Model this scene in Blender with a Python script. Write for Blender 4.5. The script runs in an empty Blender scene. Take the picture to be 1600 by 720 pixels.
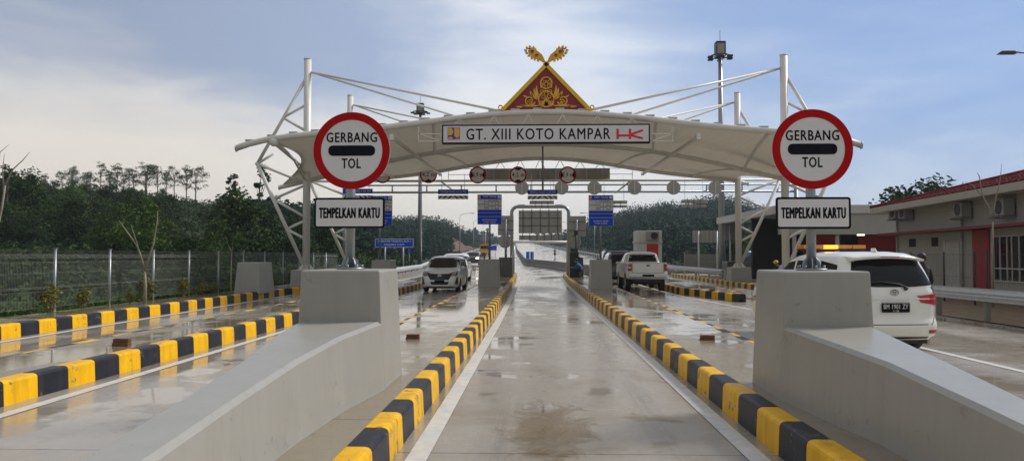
import bpy, bmesh, math, random
import numpy as np
from mathutils import Vector, Matrix
from mathutils.bvhtree import BVHTree
random.seed(7); RNG = np.random.default_rng(11)
SC = bpy.context.scene; COL = SC.collection
R = math.radians; PI = math.pi
# ---------------------------------------------------------------- camera
CAMZ = 1.62
TH = math.atan(39/1200); PS = math.atan(40/1200*math.cos(TH))
FW = Vector((-math.sin(PS)*math.cos(TH), math.cos(PS)*math.cos(TH), math.sin(TH)))
RT = Vector((math.cos(PS), math.sin(PS), 0)); UP = RT.cross(FW)
CAM = Vector((0, 0, CAMZ))
def ray(px, py): return FW*1200 + RT*(px-800) + UP*(360-py)
def PY(px, py, Y): d = ray(px, py); return CAM + d*(Y/d.y)      # point of the world where a sight line meets the plane y = Y
def PZ(px, py, Z=0.0): d = ray(px, py); return CAM + d*((Z-CAMZ)/d.z)
cd = bpy.data.cameras.new('camera'); co = bpy.data.objects.new('camera', cd); COL.objects.link(co)
cd.sensor_width = 36; cd.lens = 27; cd.clip_start = .1; cd.clip_end = 6000
co.location = CAM; co.rotation_euler = (R(90)+TH, 0, PS); SC.camera = co
SC.view_settings.view_transform = 'Standard'; SC.view_settings.look = 'None'
SC.view_settings.exposure = .52; SC.view_settings.gamma = 1
# ---------------------------------------------------------------- node helpers
class NT:
    def __init__(s, tree): s.t = tree; s.n = tree.nodes; s.l = tree.links
    def N(s, typ, **kw):
        n = s.n.new(typ)
        for k, v in kw.items():
            if k.startswith('i_'):
                key = k[2:]; key = int(key) if key.isdigit() else key.replace('_', ' ')
                n.inputs[key].default_value = v
            else: setattr(n, k, v)
        return n
    def L(s, a, b): s.l.new(a, b)
    def math(s, op, a, b=None, c=None, clamp=False):
        n = s.n.new('ShaderNodeMath'); n.operation = op; n.use_clamp = clamp
        for i, v in enumerate((a, b, c)):
            if v is None: continue
            if isinstance(v, (int, float)): n.inputs[i].default_value = v
            else: s.l.new(v, n.inputs[i])
        return n.outputs[0]
    def mix(s, f, a, b, typ='MIX'):
        n = s.n.new('ShaderNodeMix'); n.data_type = 'RGBA'; n.blend_type = typ
        for sock, v in ((n.inputs[0], f), (n.inputs[6], a), (n.inputs[7], b)):
            if isinstance(v, (int, float)): sock.default_value = v
            elif isinstance(v, tuple): sock.default_value = v if len(v) == 4 else v+(1,)
            else: s.l.new(v, sock)
        return n.outputs[2]
    def ramp(s, f, stops, interp='LINEAR'):
        n = s.n.new('ShaderNodeValToRGB'); n.color_ramp.interpolation = interp; e = n.color_ramp.elements
        while len(e) < len(stops): e.new(.5)
        for k, (p, c) in enumerate(stops):
            e[k].position = p; c = (c, c, c) if isinstance(c, (int, float)) else c; e[k].color = tuple(c)+(1,)
        s.l.new(f, n.inputs[0]); return n.outputs[0]
    def noise(s, vec, scale, detail=4, rough=.5, dist=0):
        n = s.n.new('ShaderNodeTexNoise'); n.inputs['Scale'].default_value = scale
        n.inputs['Detail'].default_value = detail; n.inputs['Roughness'].default_value = rough; n.inputs['Distortion'].default_value = dist
        if vec is not None: s.l.new(vec, n.inputs['Vector'])
        return n.outputs[0]
    def mapping(s, vec, scale=(1, 1, 1), loc=(0, 0, 0), rot=(0, 0, 0)):
        n = s.n.new('ShaderNodeMapping'); n.inputs['Scale'].default_value = scale; n.inputs['Location'].default_value = loc
        n.inputs['Rotation'].default_value = rot; s.l.new(vec, n.inputs[0]); return n.outputs[0]
MATS = {}
def newmat(name):
    m = bpy.data.materials.new(name); m.use_nodes = True; MATS[name] = m
    t = NT(m.node_tree); b = m.node_tree.nodes['Principled BSDF']; return m, t, b
def mat(name, col, rough=.5, metal=0., var=.12, scale=3., bump=0., bscale=40., spec=.5, coat=0., emit=None, es=0., dirt=0., grime=None, gscale=1.2, chips=None):
    """plain procedural surface: colour varied by noise, optional fine bump, optional dirty streaks"""
    m, t, b = newmat(name)
    tc = t.N('ShaderNodeNewGeometry'); pos = tc.outputs['Position']
    n1 = t.noise(pos, scale, 5, .6)
    f = t.ramp(n1, [(.3, 1-var), (.7, 1+var)]) if False else None
    c = tuple(col)+(1,)
    lo = tuple(max(0, x*(1-var)) for x in col); hi = tuple(min(1, x*(1+var)) for x in col)
    out = t.ramp(n1, [(.3, lo), (.7, hi)])
    if dirt > 0:
        n2 = t.noise(t.mapping(pos, (gscale*3, gscale*3, gscale*.35)), 2.5, 6, .65)
        g = grime or tuple(x*.55 for x in col)
        out = t.mix(t.math('MULTIPLY', t.ramp(n2, [(.45, 0.), (.75, 1.)]), dirt), out, g)
    t.L(out, b.inputs['Base Color'])
    b.inputs['Roughness'].default_value = rough; b.inputs['Metallic'].default_value = metal
    b.inputs['Specular IOR Level'].default_value = spec; b.inputs['Coat Weight'].default_value = coat
    b.inputs['Coat Roughness'].default_value = .08
    if bump > 0:
        bn = t.N('ShaderNodeBump', i_Strength=bump, i_Distance=.01)
        t.L(t.noise(pos, bscale, 4, .6), bn.inputs['Height']); t.L(bn.outputs[0], b.inputs['Normal'])
    if chips:
        ch = t.ramp(t.math('ADD', t.noise(pos, 9, 8, .7, .4), t.math('MULTIPLY', t.noise(pos, 1.3, 3, .5), .35)), [(.80, 0.), (.83, 1.)]); t.L(t.mix(ch, out, chips), b.inputs['Base Color'])
    if emit is not None:
        b.inputs['Emission Color'].default_value = tuple(emit)+(1,); b.inputs['Emission Strength'].default_value = es
    return m
# ---------------------------------------------------------------- mesh builder
class MB:
    def __init__(s): s.v = []; s.f = []; s.m = []; s.sm = []
    def face(s, idx, m=0, sm=False): s.f.append(tuple(idx)); s.m.append(m); s.sm.append(sm)
    def add(s, vs, fs, m=0, sm=False):
        o = len(s.v); s.v += [tuple(v) for v in vs]
        for f in fs: s.face([o+i for i in f], m, sm)
        return s
    def box(s, x0, x1, y0, y1, z0, z1, m=0):
        return s.frustum((x0, x1, y0, y1), z0, (x0, x1, y0, y1), z1, m)
    def cbox(s, c, d, m=0): return s.box(c[0]-d[0]/2, c[0]+d[0]/2, c[1]-d[1]/2, c[1]+d[1]/2, c[2]-d[2]/2, c[2]+d[2]/2, m)
    def frustum(s, a, z0, b, z1, m=0):
        v = [(a[0], a[2], z0), (a[1], a[2], z0), (a[1], a[3], z0), (a[0], a[3], z0), (b[0], b[2], z1), (b[1], b[2], z1), (b[1], b[3], z1), (b[0], b[3], z1)]
        return s.add(v, [(3, 2, 1, 0), (4, 5, 6, 7), (0, 1, 5, 4), (1, 2, 6, 5), (2, 3, 7, 6), (3, 0, 4, 7)], m)
    def tube(s, pts, r, n=10, m=0, cap=True, r1=None, sm=True):
        pts = [Vector(p) for p in pts]; K = len(pts); o = len(s.v); ref = None
        for k, p in enumerate(pts):
            d = (pts[min(k+1, K-1)]-pts[max(k-1, 0)]).normalized()
            if ref is None: ref = Vector((0, 0, 1)) if abs(d.z) < .9 else Vector((1, 0, 0))
            a = d.cross(ref)
            if a.length < 1e-4: a = d.orthogonal()
            a.normalize(); b = a.cross(d).normalized(); ref = b
            rr = (r[k] if isinstance(r, (list, tuple)) else (r if r1 is None else r+(r1-r)*k/max(1, K-1)))
            for j in range(n):
                t = 2*PI*(j+.5)/n; q = p+a*(rr*math.cos(t))+b*(rr*math.sin(t)); s.v.append(tuple(q))
        for k in range(K-1):
            for j in range(n):
                j2 = (j+1) % n; s.face((o+k*n+j, o+k*n+j2, o+(k+1)*n+j2, o+(k+1)*n+j), m, sm)
        if cap: s.face([o+j for j in range(n)][::-1], m); s.face([o+(K-1)*n+j for j in range(n)], m)
        return s
    def bar(s, p, q, w, h, m=0, up=(0, 0, 1)):
        p = Vector(p); q = Vector(q); d = (q-p).normalized(); a = d.cross(Vector(up))
        a = d.orthogonal().normalized() if a.length < 1e-4 else a.normalized(); b = a.cross(d).normalized()
        v = [tuple(c+a*(i*w/2)+b*(j*h/2)) for c in (p, q) for i, j in ((-1, -1), (1, -1), (1, 1), (-1, 1))]
        return s.add(v, [(3, 2, 1, 0), (4, 5, 6, 7), (0, 1, 5, 4), (1, 2, 6, 5), (2, 3, 7, 6), (3, 0, 4, 7)], m)
    def disc(s, c, r, t, n=48, m=0, axis='y', r0=0.):
        """solid disc (or ring) of thickness t starting at c and growing along -axis"""
        o = len(s.v)
        def P(rr, a, h):
            u, w = rr*math.cos(a), rr*math.sin(a)
            return {'y': (c[0]+u, c[1]-h, c[2]+w), 'x': (c[0]-h, c[1]+u, c[2]+w), 'z': (c[0]+u, c[1]+w, c[2]-h)}[axis]
        if r0 <= 0:
            for h in (0, t):
                for k in range(n): s.v.append(P(r, 2*PI*k/n, h))
            s.face([o+k for k in range(n)][::-1], m); s.face([o+n+k for k in range(n)], m)
            for k in range(n): s.face((o+k, o+(k+1) % n, o+n+(k+1) % n, o+n+k), m, True)
        else:
            for h, rr in ((0, r0), (0, r), (t, r), (t, r0)):
                for k in range(n): s.v.append(P(rr, 2*PI*k/n, h))
            for q in range(4):
                for k in range(n): s.face((o+q*n+k, o+q*n+(k+1) % n, o+((q+1) % 4)*n+(k+1) % n, o+((q+1) % 4)*n+k), m, q in (1, 3))
        return s
    def prism(s, pts, y0, y1, m=0):
        """polygon given in x,z pushed from y0 to y1 (y0 < y1; y0 faces the camera)"""
        o = len(s.v); n = len(pts)
        for y in (y0, y1):
            for x, z in pts: s.v.append((x, y, z))
        s.face([o+k for k in range(n)], m); s.face([o+n+k for k in range(n)][::-1], m)
        for k in range(n): s.face((o+k, o+n+k, o+n+(k+1) % n, o+(k+1) % n), m)
        return s
    def sphere(s, c, r, m=0, n=12, k=8, sc=(1, 1, 1)):
        o = len(s.v)
        for i in range(k+1):
            t = PI*i/k
            for j in range(n):
                a = 2*PI*j/n; s.v.append((c[0]+r*sc[0]*math.sin(t)*math.cos(a), c[1]+r*sc[1]*math.sin(t)*math.sin(a), c[2]+r*sc[2]*math.cos(t)))
        for i in range(k):
            for j in range(n): s.face((o+i*n+j, o+(i+1)*n+j, o+(i+1)*n+(j+1) % n, o+i*n+(j+1) % n), m, True)
        return s
    def extend(s, vs, fs, m=0, sm=False): return s.add(vs, fs, m, sm)
    def build(s, name, mats, parent=None, bevel=0., seg=2, clean=False):
        if not isinstance(mats, (list, tuple)): mats = [mats]
        off = Vector((0, 0, 0)); p = parent
        while p is not None: off += p.location; p = p.parent
        me = bpy.data.meshes.new(name)
        me.from_pydata([(v[0]-off.x, v[1]-off.y, v[2]-off.z) for v in s.v], [], s.f)
        for m in mats: me.materials.append(MATS[m] if isinstance(m, str) else m)
        me.polygons.foreach_set('material_index', s.m); me.polygons.foreach_set('use_smooth', s.sm)
        if clean:
            bm = bmesh.new(); bm.from_mesh(me); bmesh.ops.remove_doubles(bm, verts=bm.verts, dist=1e-4); bmesh.ops.recalc_face_normals(bm, faces=bm.faces); bm.to_mesh(me); bm.free()
        me.update()
        o = bpy.data.objects.new(name, me); COL.objects.link(o); o.parent = parent
        if bevel > 0:
            md = o.modifiers.new('bevel', 'BEVEL'); md.width = bevel; md.segments = seg; md.limit_method = 'ANGLE'; md.angle_limit = R(35)
        return o
def tag(o, label=None, cat=None, group=None, kind=None):
    if label: o['label'] = label
    if cat: o['category'] = cat
    if group: o['group'] = group
    if kind: o['kind'] = kind
    return o
def thing(name, label, cat, loc=(0, 0, 0), group=None):
    o = bpy.data.objects.new(name, None); COL.objects.link(o); o.location = loc; o.empty_display_size = .3
    return tag(o, label, cat, group)
def copy_tree(o, loc=None, rz=None, label=None, group=None, parent=None, mats=None):
    c = o.copy(); COL.objects.link(c); c.parent = parent
    if loc is not None: c.location = loc
    if rz is not None: c.rotation_euler = (0, 0, rz)
    if label: c['label'] = label
    if group: c['group'] = group
    for ch in list(o.children): copy_tree(ch, parent=c)
    return c
def structure(o): o['kind'] = 'structure'; return o
# text as flat mesh, fitted into a rectangle; returned verts are (x, z) in the plane facing the camera
_tc = {}
def text_geo(s, bold=0.):
    if (s, bold) in _tc: return _tc[(s, bold)]
    cu = bpy.data.curves.new('t', 'FONT'); cu.body = s; cu.size = 1; cu.space_character = 1.13; cu.resolution_u = 3
    ob = bpy.data.objects.new('t', cu); COL.objects.link(ob)
    dg = bpy.context.evaluated_depsgraph_get(); me = bpy.data.meshes.new_from_object(ob.evaluated_get(dg))
    vs = [(v.co.x, v.co.y) for v in me.vertices]; fs = [tuple(p.vertices) for p in me.polygons]
    bpy.data.objects.remove(ob); bpy.data.curves.remove(cu); bpy.data.meshes.remove(me)
    _tc[(s, bold)] = (vs, fs); return vs, fs
def put_text(mb, s, cx, cz, w, h, y, m=0, bold=0., cap=None):
    vs, fs = text_geo(s, bold)
    x0 = min(v[0] for v in vs); x1 = max(v[0] for v in vs); z0 = min(v[1] for v in vs); z1 = max(v[1] for v in vs)
    e = h*bold*2.2; k = 0
    for dx, dz in (((0, 0), (-e, 0), (e, 0), (0, e*.8), (0, -e*.8)) if bold else ((0, 0),)):     # heavier strokes
        mb.add([(cx+dx+((v[0]-x0)/(x1-x0)-.5)*w, y-.0002*k, cz+dz+((v[1]-z0)/(z1-z0)-.5)*h) for v in vs], fs, m); k += 1
def rrect(x0, x1, z0, z1, r, n=6):
    p = []
    for cx, cz, a in ((x1-r, z0+r, -90), (x1-r, z1-r, 0), (x0+r, z1-r, 90), (x0+r, z0+r, 180)):
        for k in range(n+1):
            t = R(a+90*k/n); p.append((cx+r*math.cos(t), cz+r*math.sin(t)))
    return p
def interp(x, xs, ys): return float(np.interp(x, xs, ys))
def smooth(a, b, x): t = min(1, max(0, (x-a)/(b-a))); return t*t*(3-2*t)
# ---------------------------------------------------------------- world
w = bpy.data.worlds.new('World'); SC.world = w; w.use_nodes = True
t = NT(w.node_tree); bg = w.node_tree.nodes['Background']
SUN_AZ, SUN_EL = R(66), R(40)       # azimuth from +Y towards +X
sky = t.N('ShaderNodeTexSky', sky_type='NISHITA', sun_disc=False, sun_elevation=SUN_EL, sun_rotation=SUN_AZ, air_density=1.0, dust_density=1.5, ozone_density=1.5)
tc = t.N('ShaderNodeTexCoord'); g = tc.outputs['Generated']
sep = t.N('ShaderNodeSeparateXYZ'); t.L(g, sep.inputs[0]); X, Y, Z = sep.outputs
hl = t.math('SQRT', t.math('ADD', t.math('MULTIPLY', X, X), t.math('MULTIPLY', Y, Y)))
hl = t.math('MAXIMUM', hl, .05)
EL = t.math('DIVIDE', Z, hl)                         # tangent of elevation
AZ = t.math('ARCTAN2', X, Y)                         # 0 = along the road, + = right
cv = t.N('ShaderNodeCombineXYZ'); t.L(AZ, cv.inputs[0]); t.L(t.math('MULTIPLY', EL, 2.2), cv.inputs[1])
cvo = cv.outputs[0]
n1 = t.noise(t.mapping(cvo, (1.5, 1.9, 1), (3.1, .4, 0)), 1.6, 7, .55, .6)
n2 = t.noise(t.mapping(cvo, (1, 1.6, 1), (9.2, 1.4, 0)), 4.5, 8, .6, .8)
n3 = t.noise(t.mapping(cvo, (1, 3.5, 1), (5, 7, 0)), 9, 6, .6, .5)
def gauss(v, c, s): d = t.math('DIVIDE', t.math('SUBTRACT', v, c), s); return t.math('EXPONENT', t.math('MULTIPLY', t.math('MULTIPLY', d, d), -1))
# brightness field: bright veil round the road axis, bright band low on the left, bluish above it and on the right
low = t.math('SUBTRACT', 1, t.math('SMOOTH_MIN', 1, t.math('DIVIDE', EL, .36), .1))
left = t.math('MULTIPLY', t.ramp(t.math('ADD', AZ, .5), [(.05, 1.), (.5, .55), (.75, 0.)]), t.ramp(EL, [(.0, .85), (.10, 1.), (.16, .45), (.23, 0.)]))
mid = t.math('MULTIPLY', gauss(AZ, .04, .17), t.ramp(EL, [(0, .8), (.2, 1.), (.45, .55), (1., .3)]))
horiz = t.ramp(EL, [(0, .62), (.12, .3), (.3, 0.)])
B = t.math('ADD', t.math('MULTIPLY', left, 1.0), t.math('MULTIPLY', mid, .62))
B = t.math('ADD', B, horiz)
B = t.math('ADD', B, t.math('MULTIPLY', t.math('SUBTRACT', n1, .5), 1.25))
B = t.math('ADD', B, t.math('MULTIPLY', t.math('SUBTRACT', n2, .5), .62))
B = t.math('ADD', B, t.math('MULTIPLY', t.math('SUBTRACT', n3, .5), .14))
Bc = t.ramp(B, [(0.0, 0.), (.28, .22), (.62, .75), (.95, 1.)])
blue = t.ramp(t.math('ADD', AZ, .5), [(0, (2.35, 2.75, 3.75)), (.45, (2.9, 3.6, 5.1)), (1., (1.75, 2.8, 5.2))])
white = t.ramp(t.math('ADD', AZ, .5), [(0, (6.1, 5.8, 5.4)), (.4, (7.3, 7.3, 7.3)), (1., (4.3, 5.2, 6.5))])
warm = t.math('MULTIPLY', t.ramp(EL, [(0.0, 1.), (.16, .5), (.24, 0.)]), t.ramp(t.math('ADD', AZ, .5), [(.1, .95), (.5, .7), (.9, .12)]))
white = t.mix(warm, white, (6.3, 5.5, 4.6))
cl = t.mix(Bc, blue, white)
over = t.math('MAXIMUM', t.ramp(EL, [(.42, 0.), (.9, 1.)]), t.math('LESS_THAN', Y, -.1))
cl = t.mix(over, cl, t.ramp(n1, [(.3, (2.7, 2.7, 2.7)), (.7, (4.3, 4.2, 4.0))]))
fin = t.mix(.88, sky.outputs[0], cl)
t.L(fin, bg.inputs[0]); bg.inputs[1].default_value = .1
ld = bpy.data.lights.new('sun', 'SUN'); ld.energy = 2.3; ld.angle = R(14); ld.color = (1, .95, .88)
lo = bpy.data.objects.new('sun', ld); COL.objects.link(lo)
sd = Vector((math.sin(SUN_AZ)*math.cos(SUN_EL), math.cos(SUN_AZ)*math.cos(SUN_EL), math.sin(SUN_EL)))
lo.rotation_euler = sd.to_track_quat('Z', 'Y').to_euler(); lo.location = (20, 10, 30)
# ---------------------------------------------------------------- materials
def road_material(name, base, wetcol, wetbias=0., hue=(1, 1, 1)):
    m, t, b = newmat(name); pos = t.N('ShaderNodeNewGeometry').outputs['Position']
    big = t.noise(t.mapping(pos, (.5, .16, 1)), .9, 6, .6, .6)
    streak = t.noise(t.mapping(pos, (.55, 1.0, 1)), 1.5, 7, .66, .5)
    broom = t.noise(t.mapping(pos, (1.2, 60, 1)), 2.2, 3, .6)
    fine = t.noise(pos, 14, 6, .65)
    wet = t.math('ADD', t.math('MULTIPLY', big, .62), t.math('MULTIPLY', streak, .42))
    wet = t.math('ADD', wet, wetbias)
    wm = t.ramp(wet, [(.44, 0.), (.60, 1.)])
    pud = t.ramp(t.math('ADD', wet, t.math('MULTIPLY', t.math('SUBTRACT', fine, .5), .05)), [(.575, 0.), (.60, 1.)])
    c = t.ramp(t.math('ADD', t.math('MULTIPLY', fine, .5), t.math('MULTIPLY', streak, .5)), [(.3, tuple(x*.78 for x in base)), (.7, tuple(x*1.15 for x in base))])
    mud = t.noise(t.mapping(pos, (1, .5, 1), (7, 3, 0)), .8, 7, .65, 1.0)
    c = t.mix(t.math('MULTIPLY', t.ramp(mud, [(.52, 0.), (.66, 1.)]), .6), c, (.20, .135, .07))
    c = t.mix(t.math('MULTIPLY', wm, .75), c, wetcol)
    sq_ = t.N('ShaderNodeSeparateXYZ'); t.L(pos, sq_.inputs[0])
    tx = t.math('DIVIDE', t.math('SUBTRACT', t.math('ABSOLUTE', t.math('SUBTRACT', sq_.outputs[0], .41)), .76), .17)
    tx = t.math('EXPONENT', t.math('MULTIPLY', t.math('MULTIPLY', tx, tx), -1))
    tn = t.ramp(t.noise(t.mapping(pos, (6, .22, 1)), 2.2, 6, .7), [(.35, 0.), (.65, 1.)])
    c = t.mix(t.math('MULTIPLY', t.math('MULTIPLY', tx, tn), .42), c, (.13, .115, .095))
    oil = t.ramp(t.noise(t.mapping(pos, (2.2, .9, 1)), 2.6, 3, .5), [(.66, 0.), (.74, 1.)]); c = t.mix(t.math('MULTIPLY', oil, .35), c, (.10, .09, .075))
    # the muddy stain in the middle lane
    sp_ = t.N('ShaderNodeSeparateXYZ'); t.L(pos, sp_.inputs[0])
    def gs(v, c0, s0): d_ = t.math('DIVIDE', t.math('SUBTRACT', v, c0), s0); return t.math('EXPONENT', t.math('MULTIPLY', t.math('MULTIPLY', d_, d_), -1))
    st = t.math('MULTIPLY', gs(sp_.outputs[0], .15, .55), gs(sp_.outputs[1], 7.3, 1.5))
    st = t.math('ADD', st, t.math('MULTIPLY', t.math('SUBTRACT', t.noise(t.mapping(pos, (1.3, .8, 1), (0, 0, 0), (0, 0, .5)), 1.9, 10, .76, 1.2), .5), 2.2))
    c = t.mix(t.math('MULTIPLY', t.ramp(st, [(.50, 0.), (.62, .55), (.8, 1.)]), .8), c, (.15, .098, .045))
    # sawn joints across the slabs and dark tyre lanes
    sx = t.N('ShaderNodeSeparateXYZ'); t.L(pos, sx.inputs[0])
    j = t.math('ABSOLUTE', t.math('SUBTRACT', t.math('FRACT', t.math('DIVIDE', t.math('ADD', sx.outputs[1], .55), 4.6)), .5))
    jm = t.math('LESS_THAN', j, .0022)
    c = t.mix(t.math('MULTIPLY', jm, .75), c, (.03, .028, .025))
    t.L(c, b.inputs['Base Color'])
    r = t.ramp(wm, [(0., .30), (1., .10)]); r = t.mix(pud, r, (.04, .04, .04))
    t.L(r, b.inputs['Roughness']); b.inputs['Specular IOR Level'].default_value = .75
    h = t.math('ADD', t.math('MULTIPLY', broom, .28), t.math('MULTIPLY', big, 1.2))
    h = t.math('ADD', h, t.math('MULTIPLY', fine, .25))
    bn = t.N('ShaderNodeBump', i_Distance=.006); t.L(h, bn.inputs['Height'])
    t.L(t.ramp(pud, [(0., .45), (1., .05)]), bn.inputs['Strength']); t.L(bn.outputs[0], b.inputs['Normal'])
    return m
road_material('wet_concrete', (.38, .345, .285), (.275, .243, .195), .02)
road_material('island_concrete', (.33, .28, .20), (.22, .175, .11), .06)
mat('yellow_paint', (.84, .46, .001), .42, spec=.22, var=.10, scale=5, bump=.25, bscale=25, dirt=.45, grime=(.30, .17, .02), chips=(.2, .18, .14))
mat('black_paint', (.016, .017, .026), .42, spec=.25, var=.3, scale=6, bump=.25, bscale=25, dirt=.45, grime=(.055, .05, .045), chips=(.13, .12, .10))
mat('road_white', (.62, .62, .60), .45, var=.1, scale=5, dirt=.45, grime=(.36, .33, .28), bump=.2)
mat('barrier_grey', (.33, .325, .298), .34, var=.04, scale=2.2, dirt=.3, grime=(.235, .23, .195), bump=.18, bscale=9, spec=.45, chips=(.26, .255, .235))
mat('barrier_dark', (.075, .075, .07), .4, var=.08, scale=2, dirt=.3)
mat('barrier_wet_top', (.34, .34, .33), .16, var=.08, scale=2)
mat('mesh_wire', (.22, .23, .22), .6, .2)
mat('galvanised', (.31, .33, .35), .42, .75, var=.12, scale=9)
mat('galv_pale', (.5, .52, .54), .5, .3, var=.1, scale=7)
mat('white_steel', (.72, .71, .68), .38, var=.04, scale=2, dirt=.18, grime=(.45, .43, .38))
mat('sign_red', (.42, .004, .006), .5, spec=.12, var=.05)
mat('sign_white', (.70, .70, .72), .45, spec=.2, var=.03, dirt=.06)
mat('disc_white', (.88, .88, .88), .5, spec=.2, var=.02)
mat('sign_black', (.006, .007, .014), .5, spec=.12, var=.2)
mat('sign_blue', (.008, .07, .64), .45, spec=.15, var=.06)
mat('sign_grey_back', (.34, .33, .30), .55, .1, var=.08, scale=5, dirt=.3)
mat('sign_rib', (.08, .08, .08), .5, .2)
mat('gold', (.78, .42, .03), .42, .15, var=.2, scale=6)
mat('gold_yellow', (.85, .52, .01), .45, var=.08)
mat('maroon', (.25, .012, .022), .5, var=.1)
mat('logo_orange', (.85, .42, .02), .45); mat('logo_blue', (.04, .04, .42), .45); mat('logo_red', (.7, .01, .03), .45)
mat('car_white', (.84, .85, .82), .3, var=.02, coat=.7, dirt=.06)
mat('car_black', (.012, .013, .016), .22, var=.1, coat=1.)
mat('car_grey', (.05, .06, .075), .25, .3, coat=1.)
mat('glass_dark', (.005, .006, .009), .05, var=.1, spec=.35)
mat('rubber', (.018, .018, .018), .75, var=.2)
mat('plastic_black', (.018, .018, .02), .5, var=.2)
mat('rim', (.55, .56, .58), .28, .85)
mat('chrome', (.75, .76, .78), .12, .95)
mat('lamp_red', (.5, .004, .008), .25, coat=.5); mat('lamp_clear', (.42, .46, .52), .1, .5, spec=.8, coat=1.)
mat('lamp_lit', (.9, .85, .75), .2, emit=(1, .82, .6), es=5.)
mat('amber', (.75, .25, .01), .2, coat=1.); mat('amber_lit', (.9, .4, .05), .2, emit=(1, .42, .03), es=1.3)
mat('skin', (.26, .14, .085), .55); mat('hair', (.012, .01, .01), .6)
mat('cloth_black', (.018, .018, .022), .85); mat('cloth_blue', (.03, .12, .32), .85); mat('cloth_red', (.32, .02, .02), .85)
mat('cloth_navy', (.02, .028, .06), .85); mat('cloth_orange', (.7, .2, .02), .8); mat('helmet_yellow', (.8, .5, .01), .35)
mat('bark', (.085, .07, .055), .9, var=.35, scale=8, bump=.5, bscale=20)
mat('bark_pale', (.26, .23, .19), .85, var=.25, scale=9)
mat('wall_paint', (.36, .36, .33), .7, var=.05, scale=.8, dirt=.25, grime=(.25, .24, .21))
mat('wall_white', (.52, .52, .50), .65, var=.05, scale=.8, dirt=.2)
mat('fascia', (.38, .36, .29), .55, var=.05); mat('red_panel', (.16, .006, .006), .5, var=.12, dirt=.2)
mat('door_red', (.45, .008, .008), .4, var=.06)
mat('red_wall', (.32, .012, .010), .55, var=.08, dirt=.15)
mat('grey_door', (.42, .42, .40), .5); mat('inside_shade', (.015, .014, .013), .8)  # near-black puts the shade of open interiors into the colour
mat('ac_case_shaded', (.27, .27, .25), .6, var=.06, dirt=.3)  # case grey darkened: the shade under the eave is in the colour
mat('brick', (.14, .06, .035), .85, var=.35, scale=14, bump=.5)
mat('jersey', (.19, .18, .165), .7, var=.2, scale=1.5, dirt=.55, grime=(.12, .115, .10))
mat('precast', (.19, .18, .16), .85, var=.2, scale=1.5, dirt=.5)
mat('dirt', (.21, .15, .085), .8, var=.25, scale=2.5, bump=.5, bscale=9)
mat('blue_cabin', (.05, .20, .48), .5, var=.1); mat('truck_yellow', (.7, .36, .02), .5)
mat('lamp_dark', (.05, .055, .06), .5, .4)
def leaf_material(name, lo, hi, tr=.1):
    m, t, b = newmat(name); ge = t.N('ShaderNodeNewGeometry'); oi = t.N('ShaderNodeObjectInfo')
    a = t.noise(ge.outputs['Position'], .55, 3, .6); r = t.math('ADD', t.math('MULTIPLY', a, .75), t.math('MULTIPLY', ge.outputs['Random Per Island'], .28))
    r = t.math('ADD', r, t.math('MULTIPLY', t.math('SUBTRACT', oi.outputs['Random'], .5), .12))
    c = t.ramp(r, [(.3, lo), (.72, hi)]); t.L(c, b.inputs['Base Color']); b.inputs['Roughness'].default_value = .6; b.inputs['Specular IOR Level'].default_value = .1
    tr_ = t.N('ShaderNodeBsdfTranslucent'); t.L(c, tr_.inputs[0]); mx = t.N('ShaderNodeMixShader', i_0=tr)
    t.L(b.outputs[0], mx.inputs[1]); t.L(tr_.outputs[0], mx.inputs[2]); t.L(mx.outputs[0], t.n['Material Output'].inputs[0]); return m
leaf_material('leaf_dark', (.012, .026, .008), (.042, .078, .016))
leaf_material('leaf_mid', (.026, .055, .010), (.085, .15, .025))
leaf_material('leaf_bright', (.035, .06, .014), (.12, .17, .035))
leaf_material('leaf_far_hazed', (.007, .026, .018), (.022, .054, .034), .3)  # blue-green tint puts some of the distance haze into the leaf colour
leaf_material('leaf_yellow', (.06, .07, .015), (.22, .20, .04))
m, t, b = newmat('hill_ground'); pos = t.N('ShaderNodeNewGeometry').outputs['Position']
a = t.noise(pos, .25, 8, .65); t.L(t.ramp(a, [(.3, (.012, .022, .008)), (.55, (.03, .045, .014)), (.75, (.055, .06, .022))]), b.inputs['Base Color']); b.inputs['Roughness'].default_value = .95
bn = t.N('ShaderNodeBump', i_Strength=.8, i_Distance=.4); t.L(t.noise(pos, 1.2, 6, .7), bn.inputs['Height']); t.L(bn.outputs[0], b.inputs['Normal'])
m, t, b = newmat('bare_soil'); pos = t.N('ShaderNodeNewGeometry').outputs['Position']
t.L(t.ramp(t.noise(pos, .12, 8, .7), [(.3, (.07, .045, .03)), (.7, (.17, .10, .065))]), b.inputs['Base Color']); b.inputs['Roughness'].default_value = .95
# canopy membrane: coated fabric, a little light comes through
m, t, b = newmat('membrane'); pos = t.N('ShaderNodeNewGeometry').outputs['Position']
c = t.ramp(t.noise(pos, .7, 5, .6), [(.3, (.62, .59, .52)), (.7, (.74, .71, .64))]); sx_ = t.N('ShaderNodeSeparateXYZ'); t.L(pos, sx_.inputs[0]); se = t.math('LESS_THAN', t.math('FRACT', t.math('DIVIDE', t.math('ADD', sx_.outputs[0], 40.26), 1.62)), .022); st_ = t.ramp(t.noise(t.mapping(pos, (1.8, .25, 1)), 1.6, 6, .65), [(.5, 0.), (.75, .45)]); c = t.mix(st_, c, (.42, .38, .30)); c = t.mix(t.math('MULTIPLY', se, .3), c, (.36, .33, .28)); t.L(c, b.inputs['Base Color']); b.inputs['Roughness'].default_value = .5
tr_ = t.N('ShaderNodeBsdfTranslucent', i_0=(.80, .77, .71, 1)); mx = t.N('ShaderNodeMixShader', i_0=.35)
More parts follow.
